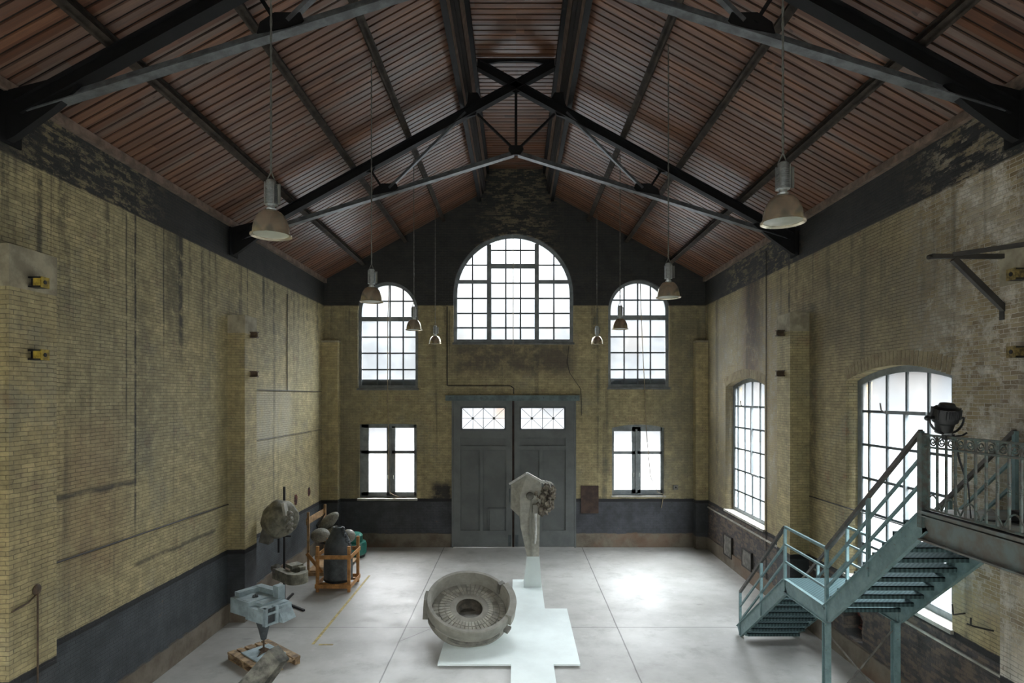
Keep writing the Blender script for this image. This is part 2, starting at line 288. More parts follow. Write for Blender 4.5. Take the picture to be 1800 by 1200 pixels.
# ------------------------------------------------------------------ mesh builder
def org(o):
    v = V((0, 0, 0))
    while o is not None: v = v + o.location; o = o.parent
    return v
class MB:
    def __init__(s): s.bm = bmesh.new()
    def mesh(s, verts, faces, M4=None):
        vs = [s.bm.verts.new((M4 @ V(v)) if M4 else v) for v in verts]
        for f in faces:
            try: s.bm.faces.new([vs[i] for i in f])
            except ValueError: pass
        return vs
    def box(s, lo, hi, M4=None):
        x0, y0, z0 = lo; x1, y1, z1 = hi
        return s.mesh([(x0,y0,z0),(x1,y0,z0),(x1,y1,z0),(x0,y1,z0),(x0,y0,z1),(x1,y0,z1),(x1,y1,z1),(x0,y1,z1)],
               [(0,3,2,1),(4,5,6,7),(0,1,5,4),(1,2,6,5),(2,3,7,6),(3,0,4,7)], M4)
    def bar(s, a, b, w, h, up=(0,0,1), off=(0,0)):     # box from a to b; w across, h along up
        a, b = V(a), V(b); d = (b-a); L = d.length; d.normalize(); up = V(up)
        if abs(d.dot(up)) > 0.98: up = V((0,1,0))
        sx = d.cross(up).normalized(); uz = sx.cross(d).normalized()
        m = Matrix(((sx.x,d.x,uz.x,a.x),(sx.y,d.y,uz.y,a.y),(sx.z,d.z,uz.z,a.z),(0,0,0,1)))
        ox, oz = off
        return s.box((-w/2+ox, 0, -h/2+oz), (w/2+ox, L, h/2+oz), m)
    def tube(s, pts, r, n=8, closed=False):
        pts = [V(p) for p in pts]; rings = []
        N = len(pts)
        for i, p in enumerate(pts):
            a = pts[i-1] if (i > 0 or closed) else p
            b = pts[(i+1) % N] if (i < N-1 or closed) else p
            d = (b-a).normalized(); up = V((0,0,1)) if abs(d.z) < 0.95 else V((0,1,0))
            sx = d.cross(up).normalized(); uy = sx.cross(d).normalized()
            rr = r[i] if isinstance(r, (list, tuple)) else r
            rings.append([s.bm.verts.new(p + rr*(math.cos(2*PI*k/n)*sx + math.sin(2*PI*k/n)*uy)) for k in range(n)])
        rng = range(N if closed else N-1)
        for i in rng:
            A, B = rings[i], rings[(i+1) % N]
            for k in range(n): s.bm.faces.new((A[k], A[(k+1)%n], B[(k+1)%n], B[k]))
        if not closed:
            s.bm.faces.new(rings[0][::-1]); s.bm.faces.new(rings[-1])
    def lathe(s, prof, M4=None, n=32, cap0=True, cap1=True):     # prof: (r, z)
        rings = []; M4 = M4 or Matrix.Identity(4)
        for r, z in prof:
            if r < 1e-5: rings.append([s.bm.verts.new(M4 @ V((0,0,z)))])
            else: rings.append([s.bm.verts.new(M4 @ V((r*math.cos(2*PI*k/n), r*math.sin(2*PI*k/n), z))) for k in range(n)])
        for A, B in zip(rings, rings[1:]):
            for k in range(n):
                k2 = (k+1) % n
                if len(A) == 1 and len(B) == 1: continue
                if len(A) == 1: s.bm.faces.new((A[0], B[k2], B[k]))
                elif len(B) == 1: s.bm.faces.new((A[k], A[k2], B[0]))
                else: s.bm.faces.new((A[k], A[k2], B[k2], B[k]))
        if cap0 and len(rings[0]) > 1: s.bm.faces.new(rings[0][::-1])
        if cap1 and len(rings[-1]) > 1: s.bm.faces.new(rings[-1])
        return [v for r in rings for v in r]
    def prism(s, poly, fn, w0, w1):                    # poly (u,v); fn(u,v,w) -> world
        A = [s.bm.verts.new(fn(u, v, w0)) for u, v in poly]; B = [s.bm.verts.new(fn(u, v, w1)) for u, v in poly]
        n = len(poly)
        s.bm.faces.new(A[::-1]); s.bm.faces.new(B)
        for i in range(n): s.bm.faces.new((A[i], A[(i+1)%n], B[(i+1)%n], B[i]))
        return A + B
    def ball(s, c, r, M4=None, sub=3, fn=None):
        res = bmesh.ops.create_icosphere(s.bm, subdivisions=sub, radius=1.0)
        rx, ry, rz = (r, r, r) if not isinstance(r, (tuple, list)) else r
        for v in res['verts']:
            p = v.co.copy()
            if fn: p = fn(p)
            p = V((p.x*rx, p.y*ry, p.z*rz))
            if M4: p = M4 @ p
            v.co = p + V(c)
        return res['verts']
    def build(s, name, mat, parent=None, smooth=False, bevel=0, seg=2):
        bm = s.bm
        if bevel:
            ed = [e for e in bm.edges if len(e.link_faces) == 2 and e.calc_face_angle(0) > 0.6]
            bmesh.ops.bevel(bm, geom=ed, offset=bevel, segments=seg, affect='EDGES', profile=0.6)
        bmesh.ops.recalc_face_normals(bm, faces=bm.faces)
        if parent is not None:
            o0 = org(parent)
            for v in bm.verts: v.co -= o0
        me = bpy.data.meshes.new(name); bm.to_mesh(me); bm.free()
        if smooth:
            for p in me.polygons: p.use_smooth = True
            if smooth != 'all': me.set_sharp_from_angle(angle=0.6)
        me.materials.append(M[mat]); o = bpy.data.objects.new(name, me); C.objects.link(o)
        if parent is not None: o.parent = parent
        return o
def tag(o, label=None, cat=None, group=None, kind=None):
    if label: o['label'] = label
    if cat: o['category'] = cat
    if group: o['group'] = group
    if kind: o['kind'] = kind
    return o
def thing(name, loc, label, cat, group=None, kind=None):
    o = bpy.data.objects.new(name, None); C.objects.link(o); o.location = loc; o.empty_display_size = 0.2
    return tag(o, label, cat, group, kind)
def copy_tree(o, parent=None):
    c = o.copy(); C.objects.link(c)
    if parent is not None: c.parent = parent
    for ch in [k for k in bpy.data.objects if k.parent == o]: copy_tree(ch, c)
    return c
def plate(outlines, w0, w1, fn):
    """flat plate with holes: outlines[0] the rim, the rest holes; returns a bmesh"""
    cu = bpy.data.curves.new('c', 'CURVE'); cu.dimensions = '2D'; cu.fill_mode = 'BOTH'; cu.extrude = 0.5
    for poly in outlines:
        sp = cu.splines.new('POLY'); sp.points.add(len(poly)-1); sp.use_cyclic_u = True
        for p, (u, v) in zip(sp.points, poly): p.co = (u, v, 0, 1)
    ob = bpy.data.objects.new('c', cu); C.objects.link(ob)
    me = bpy.data.meshes.new_from_object(ob.evaluated_get(bpy.context.evaluated_depsgraph_get()))
    bpy.data.objects.remove(ob); bpy.data.curves.remove(cu)
    mb = MB(); mb.bm.from_mesh(me); bpy.data.meshes.remove(me)
    bmesh.ops.remove_doubles(mb.bm, verts=mb.bm.verts, dist=1e-5)
    for v in mb.bm.verts: v.co = V(fn(v.co.x, v.co.y, w0 if v.co.z < 0 else w1))
    return mb
back_fn = lambda u, v, w: (u, D+w, v)           # w grows away from the room
right_fn = lambda u, v, w: (XR+w, u, v)
left_fn = lambda u, v, w: (XL-w, u, v)
front_fn = lambda u, v, w: (u, YF-w, v)

def arch(uc, hw, z0, zs, rise=None, n=28, inset=0.0):
    """outline of a round (rise None) or segmental headed opening, inset inwards"""
    hw2 = hw-inset
    if rise is None: rise = hw; 
    R = (hw*hw+rise*rise)/(2*rise); cz = zs+rise-R; R2 = R-inset
    def top(du): return cz+math.sqrt(max(0, R2*R2-du*du))
    pts = [(uc-hw2, z0+inset), (uc+hw2, z0+inset)]
    if abs(R-hw) < 1e-6:
        for i in range(n+1):
            a = PI*i/n; pts.append((uc+R2*math.cos(a), cz+R2*math.sin(a)))
    else:
        for i in range(n+1):
            du = hw2-2*hw2*i/n; pts.append((uc+du, top(du)))
    return pts, top, (lambda z: hw2 if z <= cz or abs(R-hw) > 1e-6 else math.sqrt(max(0, R2*R2-(z-cz)**2)))
def rect(u0, u1, v0, v1): return [(u0, v0), (u1, v0), (u1, v1), (u0, v1)]

# ------------------------------------------------------------------ openings
# name, plane, uc, half width, z0, spring, rise
WIN = dict(
 window_1=(back_fn, -0.085, 1.985, 6.76, 8.37, None),
 window_2=(back_fn, -4.24, 0.995, 5.25, 7.78, None),
 window_3=(back_fn, 4.06, 1.01, 5.28, 7.83, None),
 window_4=(back_fn, -4.24, 0.96, 1.62, 4.05, 0.02),
 window_5=(back_fn, 4.05, 0.875, 1.70, 3.94, 0.11),
 window_6=(right_fn, 9.95, 1.38, 1.60, 5.26, 0.22),
 window_7=(right_fn, 16.45, 1.40, 1.60, 5.26, 0.22),
 window_8=(right_fn, 3.55, 1.38, 1.60, 5.26, 0.22),
 window_9=(front_fn, -3.2, 1.75, 1.2, 5.2, None),  # unseen end window, sized to fill the hall with light
 fill_window=(left_fn, 3.4, 1.95, 1.20, 5.9, 0.3),  # unseen window added to light the near part of the opposite wall
 window_10=(front_fn, 3.2, 1.75, 1.2, 5.2, None),  # second unseen end window, likewise sized for fill light
)
DX0, DX1, DZ = -2.07, 1.93, 4.93
def holes(fn): return [arch(*w[1:4], w[4], w[5])[0] for k, w in WIN.items() if w[0] is fn]
TH = 0.5
# walls
ow = TH
gable = [(XL-ow, -0.3), (XR+ow, -0.3), (XR+ow, roof(XR+ow)+.06), (1.12, roof(1.12)+.06), (1.12, 12.6), (-1.12, 12.6), (-1.12, roof(1.12)+.06), (XL-ow, roof(XL-ow)+.06)]
door_hole = rect(DX0, DX1, 0.0, DZ)
def structure(o, label, cat): return tag(o, label, cat, None, 'structure')
wb = plate([gable, door_hole]+holes(back_fn), 0, TH, back_fn).build('wall_back', 'brick_back')
structure(wb, 'ochre painted brick gable wall with charcoal top and dark dado, facing the camera', 'wall')
hole6 = [(10.78, .50), (11.0, .45), (11.3, .47), (11.42, .62), (11.40, .85), (11.44, .98), (11.2, 1.06), (10.9, 1.03), (10.78, .9), (10.82, .7)]
wr = plate([rect(YF, D, -0.3, roof(XR)+.05)]+holes(right_fn)+[hole6], 0, TH, right_fn).build('wall_right', 'brick_right')
structure(wr, 'mottled brick side wall with two tall arched windows behind the steel stairs', 'wall')
mb = MB(); mb.box((XR+.32, 10.6, .3), (XR+.42, 11.6, 1.2))
for i in range(16):
    yy = 10.8+random.random()*.6; zz = .5+random.random()*.5
    mb.box((XR+.2+random.random()*.1, yy-.09, zz-.03), (XR+.34, yy+.09, zz+.03))
mb.build('broken_brick_cavity', 'redbrick', wr)
wl = plate([rect(YF, D, -0.3, roof(XL)+.05)]+holes(left_fn), 0, TH, left_fn).build('wall_left', 'brick_left')
structure(wl, 'long windowless ochre brick side wall with black drip streaks', 'wall')
wf = plate([gable]+holes(front_fn), 0, TH, front_fn).build('wall_front', 'brick_back')
structure(wf, 'brick end wall behind the viewer', 'wall')
mb = MB(); mb.box((XL-.5, YF-.5, -.3), (XR+.5, D+.5, 0)); structure(mb.build('floor', 'floor'), 'worn pale grey concrete hall floor with saw cut joints', 'floor')
# plinth offsets so that the walls stand on a slightly proud base
for nm, lo, hi, mt in (('baseboard_left', (XL-.01, YF, 0), (XL+.035, D, .42), 'brick_left'), ('baseboard_right', (XR-.035, YF, 0), (XR+.01, D, .42), 'brick_right')):
    mb = MB(); mb.box(lo, hi); structure(mb.build(nm, mt, None, False, .012), 'rough rendered plinth along the foot of the '+('windowless wall' if 'left' in nm else 'wall behind the stairs'), 'plinth')
mb = MB(); mb.box((XL, D-.035, 0), (DX0-.06, D+.01, .46)); mb.box((DX1+.06, D-.035, 0), (XR, D+.01, .46))
structure(mb.build('baseboard_back', 'brick_back', None, False, .012), 'rough brown plinth along the foot of the gable wall', 'plinth')
# yard outside
mb = MB(); mb.box((-60, -60, -.5), (60, 70, -.32)); structure(mb.build('ground', 'ground'), 'paved yard ground outside the hall', 'ground')

# ------------------------------------------------------------------ ceiling
P, BWD = 0.17, 0.128
mb = MB()
y = YF
while y < D:
    for sg in (-1, 1):
        for (xa, xb) in ((1.06, 6.42),):
            n = V((-sg*SL, 0, -1)).normalized() * 1.0        # towards the room
            a = V((sg*xa, 0, roof(xa))); b = V((sg*xb, 0, roof(xb)))
            n = V((-sg*SL, 0, -1)).normalized(); n = V((n.x, 0, n.z))
            n = V((-sg*SL/math.hypot(1, SL), 0, -1/math.hypot(1, SL)))
            q = [a, b, b-n*.022, a-n*.022]
            lo = [p + V((0, y+.02, 0)) for p in q]; hi = [p + V((0, y+.02+BWD, 0)) for p in q]
            mb.mesh(lo+hi, [(0,1,2,3),(7,6,5,4),(0,4,5,1),(1,5,6,2),(2,6,7,3),(3,7,4,0)])
    mb.box((-.9, y+.02, 12.50), (.9, y+.02+BWD, 12.522))
    y += P
ceil = mb.build('ceiling', 'boards')
structure(ceil, 'pitched ceiling of reddish brown boards with a raised strip along the ridge', 'ceiling')
mb = MB()
for sg in (-1, 1):
    mb.mesh([(sg*1.0, YF-.5, roof(1.0)+.026), (sg*6.9, YF-.5, roof(6.9)+.026), (sg*6.9, D+.5, roof(6.9)+.026), (sg*1.0, D+.5, roof(1.0)+.026),
             (sg*1.0, YF-.5, roof(1.0)+.2), (sg*6.9, YF-.5, roof(6.9)+.2), (sg*6.9, D+.5, roof(6.9)+.2), (sg*1.0, D+.5, roof(1.0)+.2)],
            [(0,1,2,3),(7,6,5,4),(0,4,5,1),(1,5,6,2),(2,6,7,3),(3,7,4,0)])
    mb.box((min(sg*1.06, sg*1.16), YF-.5, 11.68), (max(sg*1.06, sg*1.16), D+.5, 12.6))
mb.box((-1.12, YF-.5, 12.524), (1.12, D+.5, 12.7))
mb.build('roof_backing', 'gap', ceil)
mb = MB()
for sg in (-1, 1):
    pa_, pb2 = V((sg*1.165, 0, 11.52)), V((sg*.965, 0, 12.36))
    for t0, t1 in ((0, .31), (.33, .64), (.66, .98)):
        q = [pa_.lerp(pb2, t0), pa_.lerp(pb2, t1)]; q += [q[1]+V((sg*.03, 0, .008)), q[0]+V((sg*.03, 0, .008))]
        mb.mesh([p+V((0, YF, 0)) for p in q]+[p+V((0, D, 0)) for p in q], [(0,1,2,3),(7,6,5,4),(0,4,5,1),(1,5,6,2),(2,6,7,3),(3,7,4,0)])
mb.build('ridge_side_boards', 'timber', ceil)
# eaves cornice along both side walls and board under the gable edge
for sg, xw, nm, lab in ((-1, XL, 'trim_1', 'dark timber eaves strip on top of the windowless wall'), (1, XR, 'trim_2', 'dark timber eaves strip above the tall arched side windows')):
    mb = MB(); z = roof(xw)
    mb.box((min(xw, xw-sg*.09), YF, z-.10), (max(xw, xw-sg*.09), D, z+.03)); structure(mb.build(nm, 'timber', None, False, .01), lab, 'trim')

# purlins
names = {5.12: 'lowest', 3.74: 'middle', 2.48: 'upper', 1.20: 'ridge side'}
for sg in (-1, 1):
    for px in (5.12, 3.74, 2.48, 1.20):
        nrm = V((-sg*SL, 0, -1)).normalized(); c = V((sg*px, 0, roof(px)))
        mb = MB(); a = c+V((0, YF, 0)); b = c+V((0, D, 0))
        if px > 1.3:
            h, w = .22, .12
            mb.bar(a+nrm*h/2, b+nrm*h/2, .05, h, nrm)
            mb.bar(a+nrm*(h-.012), b+nrm*(h-.012), w, .024, nrm); mb.bar(a+nrm*.015, b+nrm*.015, w, .024, nrm)
        else:
            mb.box((min(sg*1.17, sg*1.19), YF, 11.44), (max(sg*1.17, sg*1.19), D, 11.68)); mb.box((min(sg*1.14, sg*1.25), YF, 11.42), (max(sg*1.14, sg*1.25), D, 11.44)); mb.box((min(sg*1.14, sg*1.25), YF, 11.64), (max(sg*1.14, sg*1.25), D, 11.66))
            mb.box((min(sg*.885, sg*.97), YF, 12.34), (max(sg*.885, sg*.97), D, 12.50))
        o = mb.build('roof_purlin', 'purlin' if px > 1.3 else 'truss')
        tag(o, '%s roof beam under the boards on the slope above the %s' % (names[px], 'windowless wall' if sg < 0 else 'staircase wall'), 'beam', 'roof purlins')

# ------------------------------------------------------------------ roof trusses
def truss(y, label):
    t = thing('roof_truss', (0, y, 8.5), label, 'truss', 'steel roof trusses')
    def ch(x): return 11.88-SL*abs(x)
    def lc(x): return 10.39-.31*abs(x)
    for sg in (-1, 1):
        mb = MB(); a = V((sg*6.12, y, ch(6.12))); b = V((-sg*.83, y, 12.34)); m = V((0, y, ch(0)))
        for p, q in ((a, m), (m, b)):
            for dy in (-.035, .035): mb.bar(p+V((0, dy, 0)), q+V((0, dy, 0)), .014, .17)
            mb.bar(p, q, .19, .018, off=(0, -.085)); mb.bar(p, q, .19, .018, off=(0, .085))
        mb.build('top_chord', 'truss', t)
        mb = MB(); a = V((sg*6.1, y, lc(6.1))); b = V((sg*.06, y, lc(.06)))
        mb.bar(a, b, .15, .016, off=(0, -.05)); mb.bar(a, b, .03, .11, off=(0, .0))
        mb.build('tie_rod', 'chord', t)
        mb = MB(); mb.bar((sg*1.12, y, 11.28), (sg*2.82, y, 9.60), .09, .05); mb.build('diagonal_strut', 'chord', t)
        mb = MB(); mb.bar((sg*3.25, y, 10.03), (sg*2.96, y, 9.58), .08, .05); mb.build('short_strut', 'truss', t)
        mb = MB(); mb.bar((sg*.86, y, 11.25), (sg*.08, y, 10.50), .07, .045); mb.build('inner_strut', 'truss', t)
        f = lambda u, v, w, sg=sg: (sg*u, y+w, v)
        mb = MB(); mb.prism([(.74, 11.52), (.84, 11.40), (.90, 11.22), (1.12, 11.16), (1.42, 11.03), (1.45, 11.12), (1.18, 11.32), (1.08, 11.50), (1.06, 11.72), (.86, 11.72)], f, -.03, .03); mb.build('gusset_plate', 'truss', t)
        mb = MB(); mb.prism([(2.62, 9.60), (2.66, 9.70), (2.98, 9.70), (3.16, 9.58), (3.2, 9.44), (2.68, 9.54)], f, -.03, .03); mb.build('gusset_plate', 'truss', t)
        mb = MB(); mb.prism([(3.10, 10.10), (3.18, 9.96), (3.34, 9.94), (3.5, 9.98), (3.42, 10.06)], f, -.03, .03); mb.build('gusset_plate', 'truss', t)
        xw = 6.30 if sg < 0 else 6.22
        mb = MB(); mb.prism([(xw, 8.72), (xw, 8.10), (xw-.12, 8.16), (xw-.62, 8.52), (xw-.95, 8.80), (xw-.55, 8.86)], f, -.05, .05)
        mb.box((min(sg*xw, sg*(xw-.03)), y-.18, 8.08), (max(sg*xw, sg*(xw-.03)), y+.18, 8.7)); mb.build('heel_bracket', 'truss', t)
    g = lambda u, v, w: (u, y+w, v)
    mb = MB(); mb.prism([(-.17, 11.84), (-.12, 11.99), (.12, 11.99), (.17, 11.84), (.13, 11.74), (0, 11.70), (-.13, 11.74)], g, -.04, .04); mb.build('ridge_gusset', 'truss', t)
    mb = MB(); mb.prism([(-.17, 10.46), (-.14, 10.54), (.14, 10.54), (.17, 10.46), (.10, 10.34), (-.10, 10.34)], g, -.04, .04); mb.build('foot_gusset', 'truss', t)
    mb = MB(); mb.bar((0, y, 10.48), (0, y, 11.76), .06, .06); mb.build('king_post', 'truss', t)
    poly = [(-.86, 12.26), (-.74, 12.34), (-.4, 12.40), (0, 12.42), (.4, 12.40), (.74, 12.34), (.86, 12.26), (.86, 12.46), (-.86, 12.46)]
    mb = MB(); mb.prism(poly, g, -.03, .03); mb.build('ridge_tie', 'truss', t)
truss(13.3, 'black steel roof truss spanning the hall nearer the gable windows')
truss(7.4, 'black steel roof truss crossing the top of the photo, nearer the viewer')

# ------------------------------------------------------------------ pilasters
def pilaster(x0, x1, y0, y1, ztop, label, mat='pilaster', cap=.32):
    mb = MB(); mb.box((x0, y0, 0), (x1, y1, ztop-cap)); o = mb.build('pilaster', mat, None, False, .012)
    tag(o, label, 'pilaster', 'wall pilasters', 'structure')
    mb = MB(); mb.box((x0-.004, y0-.004, ztop-cap), (x1+.004, y1+.004, ztop)); mb.build('capstone', 'concrete_cap', o, False, .02)
pilaster(XL-.02, -5.96, 7.02, 7.75, 6.76, 'broad brick pilaster at the near end of the windowless wall', cap=.5)
pilaster(XL-.02, -5.96, 13.13, 13.72, 6.76, 'brick pilaster on the windowless wall beside the round stone head', cap=.4)
pilaster(5.85, XR+.02, 12.75, 13.38, 6.76, 'brick pilaster between the two tall arched side windows', cap=.4)
pilaster(5.85, XR+.02, 6.5, 7.22, 6.78, 'whitewashed brick pilaster beside the steel walkway', 'pilaster_pale', .5)
pilaster(XL-.02, -5.80, D-.30, D+.02, 6.80, 'shallow brick pilaster in the corner by the leaning stone sculptures', cap=.06)
pilaster(5.86, XR+.02, D-.30, D+.02, 6.80, 'shallow brick pilaster in the corner by the far tall arched window', cap=.06)

# ------------------------------------------------------------------ windows
def window(nm, label, frame_w, rec, vbars, hbars, thick=(), bw=.045, glass='glass', sill=None, cas=False, dark=None, fd=.09):
    fn, uc, hw, z0, zs, rise = WIN[nm]
    o_out = arch(uc, hw, z0, zs, rise); inn = arch(uc, hw, z0, zs, rise, inset=frame_w)
    fr = plate([o_out[0], inn[0]], rec, rec+fd, fn).build(nm, 'frame')
    structure(fr, label, 'window')
    top, half = inn[1], inn[2]; zb = z0+frame_w
    zmax = top(0)
    bars = MB(); th = MB(); nth = 0
    def pb(mb, u0, u1, v0, v1, w0, w1):
        mb.prism(rect(u0, u1, v0, v1), fn, w0, w1)
    for b in vbars:                              # (u, z from, z to) or u
        u, a, c = b if isinstance(b, tuple) else (b, None, None)
        a = zb if a is None else a; c = top(u-uc) if c is None else c
        pb(bars, u-bw/2, u+bw/2, a, c+.01, rec+.02, rec+.055)
    for b in hbars:
        z, a, c = b if isinstance(b, tuple) else (b, None, None)
        a = uc-half(z) if a is None else a; c = uc+half(z) if c is None else c
        pb(bars, a-.005, c+.005, z-bw/2, z+bw/2, rec+.023, rec+.052)
    for (u0, u1, v0, v1) in thick:
        v1 = top(max(abs(u0-uc), abs(u1-uc))*.98)+.01 if v1 is None else v1
        pb(th, u0, u1, v0, v1, rec-.005, rec+.075); nth += 1
    if vbars or hbars: bars.build('glazing_bars', 'bar', fr)
    if nth: th.build('mullion', 'frame', fr)
    gp = arch(uc, hw, z0, zs, rise, inset=frame_w*.6)
    gl = plate([gp[0]], rec+.036, rec+.044, fn).build('glazing', glass, fr)
    if dark:
        mb = MB(); pb(mb, uc-half(zb), uc+half(zb), zb, zb+dark, rec+.05, rec+.08); mb.build('dark_hopper_panel', 'bar', fr)
    if sill:
        mb = MB(); s0, s1, zt, ht, mt = sill
        pb(mb, uc-hw-.03, uc+hw+.03, zt-ht, zt, -s0, s1); mb.build('window_sill', mt, fr, False, .01)
    return fr
s = D/1050
def bx(px): return (px-907)*s
def bz(py): return H-(py-698)*s
# high arched windows of the gable
c0, c1 = -.9, .70
window('window_1', 'large round arched window in the middle of the gable, above the big doors', .115, .12,
       [(bx(830), None, None), (bx(974), None, None), (bx(889), None, None), (bx(915), None, None)],
       [(bz(438), c0, c1)] + [(z, None, None) for z in (bz(523), bz(549.5), bz(575))] + [(bz(496), c0, c1), (bz(464), -1.95, c0), (bz(464), c1, 1.8)],
       [(bx(855.5), bx(863.5), 6.87, None), (bx(940), bx(947.5), 6.87, None), (bx(863), bx(940), bz(470), bz(462)), (-1.96, bx(856), bz(497), bz(490.5)), (bx(947), 1.79, bz(497), bz(490.5))], .047,
       sill=(.03, .15, 6.76, .07, 'grey_sill'))
window('window_2', 'small round arched window high on the gable, on the windowless wall side of the doors', .10, .12,
       [bx(661.6), bx(684), bx(707.3)], [bz(528), bz(591.5), bz(620), bz(649)], [(-5.14, -3.34, bz(563.5), bz(556))], .044, dark=.2, sill=(.03, .15, 5.25, .07, 'grey_sill'))
window('window_3', 'small round arched window high on the gable, on the staircase side of the doors', .10, .12,
       [bx(1098.5), bx(1122.5), bx(1145)], [bz(526), bz(591), bz(619), bz(649)], [(3.15, 4.98, bz(561.5), bz(553))], .044, dark=.2, sill=(.03, .15, 5.28, .07, 'grey_sill'))
def casement(nm, label, px, lab2, zt, sill, gl):
    fn, uc, hw, z0, zs, rise = WIN[nm]
    u = [bx(p) for p in px]
    fr = window(nm, label, .09, .16, [], [], [(u[1], u[2], z0+.05, None), (uc-hw+.05, uc+hw-.05, zt-.05, zt+.05), (uc-hw+.05, uc+hw-.05, z0+.05, z0+.17),
        (uc-hw+.05, uc+hw-.05, zs-.12, zs+rise), (uc-hw+.04, u[0], z0+.05, zs), (u[3], uc+hw-.04, z0+.05, zs)], glass=gl, sill=sill)
    mb = MB(); mm = (u[1]+u[2])/2
    mb.prism(rect(mm-.03, mm+.03, z0+.08, zs-.05), fn, .125, .16); mb.build('closing_strip', 'frame', fr)
    for sx in (-1, 1):
        mb = MB(); mb.tube([(mm+sx*.09, D+.15, z0+.62), (mm+sx*.09, D+.10, z0+.62), (mm+sx*.09, D+.09, z0+.74)], .013, 6); mb.build('window_handle', 'alu', fr)
    return fr
casement('window_4', 'low grey casement window on a pale sill, above the far stone sculptures', (646, 678, 693, 726.5), '', bz(795), (.10, .18, 1.62, .07, 'sill'), 'glass_low')
casement('window_5', 'low grey casement window with a slightly arched head, beside the brown wall board', (1078.5, 1112.5, 1128, 1163), '', bz(796), (.04, .18, 1.70, .05, 'sill'), 'glass_low')
def side_window(nm, label, gl='glass'):
    fn, uc, hw, z0, zs, rise = WIN[nm]
    fr = window(nm, label, .11, .22, [uc+k*.53 for k in (-2, -1, 0, 1, 2)], [2.21, 2.83, 3.45, 4.07, 4.69], [], .046, gl, sill=(.05, .3, 1.62, .06, 'sill'), fd=.10)
    mb = MB(); ft = arch(uc, hw, z0, zs, rise)
    for k in range(-14, 15):                     # soldier course over the head
        u = uc+k*.1; z = ft[1](u-uc); a = (u-uc)*.16
        if abs(k*.1) < hw+.02:
            z = ft[1](min(abs(u-uc), hw-.001))
            mb.prism([(u-.042, z+.004), (u+.042, z+.004), (u+.042+a*.25, z+.24), (u-.042+a*.25, z+.24)], fn, -.005, .08)
    mb.build('brick_arch', 'arch_brick', fr)
    mb = MB(); mb.prism(rect(uc-.53, uc, 2.83-.03, 2.83+.03), fn, .2, .27); mb.prism(rect(uc-.53, uc+.53, 4.66, 4.72), fn, .2, .27); mb.prism(rect(uc-.03, uc+.03, 2.83, 4.69), fn, .205, .27)
    mb.build('opening_casement', 'frame', fr)
    mb = MB(); mb.tube([(XR+.2, uc+.5, 4.69), (XR+.13, uc+.5, 4.73), (XR+.11, uc+.5, 4.85)], .014, 6); mb.build('window_handle', 'handrail', fr)
side_window('window_6', 'tall arched side window nearest the viewer, behind the steel stairs')
side_window('window_7', 'tall arched side window at the far end, past the pilaster from the stairs')
side_window('window_8', 'tall arched side window outside the photo beside the walkway', 'glass_clear')
for nm, lab in (('fill_window', 'unseen tall arched side window added as fill light on the windowless stretch'), ('window_9', 'unseen arched end window behind the viewer, sized for fill light, windowless wall side'), ('window_10', 'unseen arched end window behind the viewer, sized for fill light, stairs side')):
    w = WIN[nm]; window(nm, lab, .1, .15, [w[1]-.95, w[1], w[1]+.95], [2.2, 3.2, 4.2, 5.1], [], .035, 'glass_clear')
# stone string course that carries the tall side windows' sills
mb = MB(); mb.box((XR-.03, 7.3, 1.34), (XR+.01, 12.7, 1.37)); mb.box((XR-.03, 13.4, 1.36), (XR+.01, D-.3, 1.40))
structure(mb.build('trim_3', 'sill'), 'thin pale conduit strip along the dado behind the stairs', 'trim')

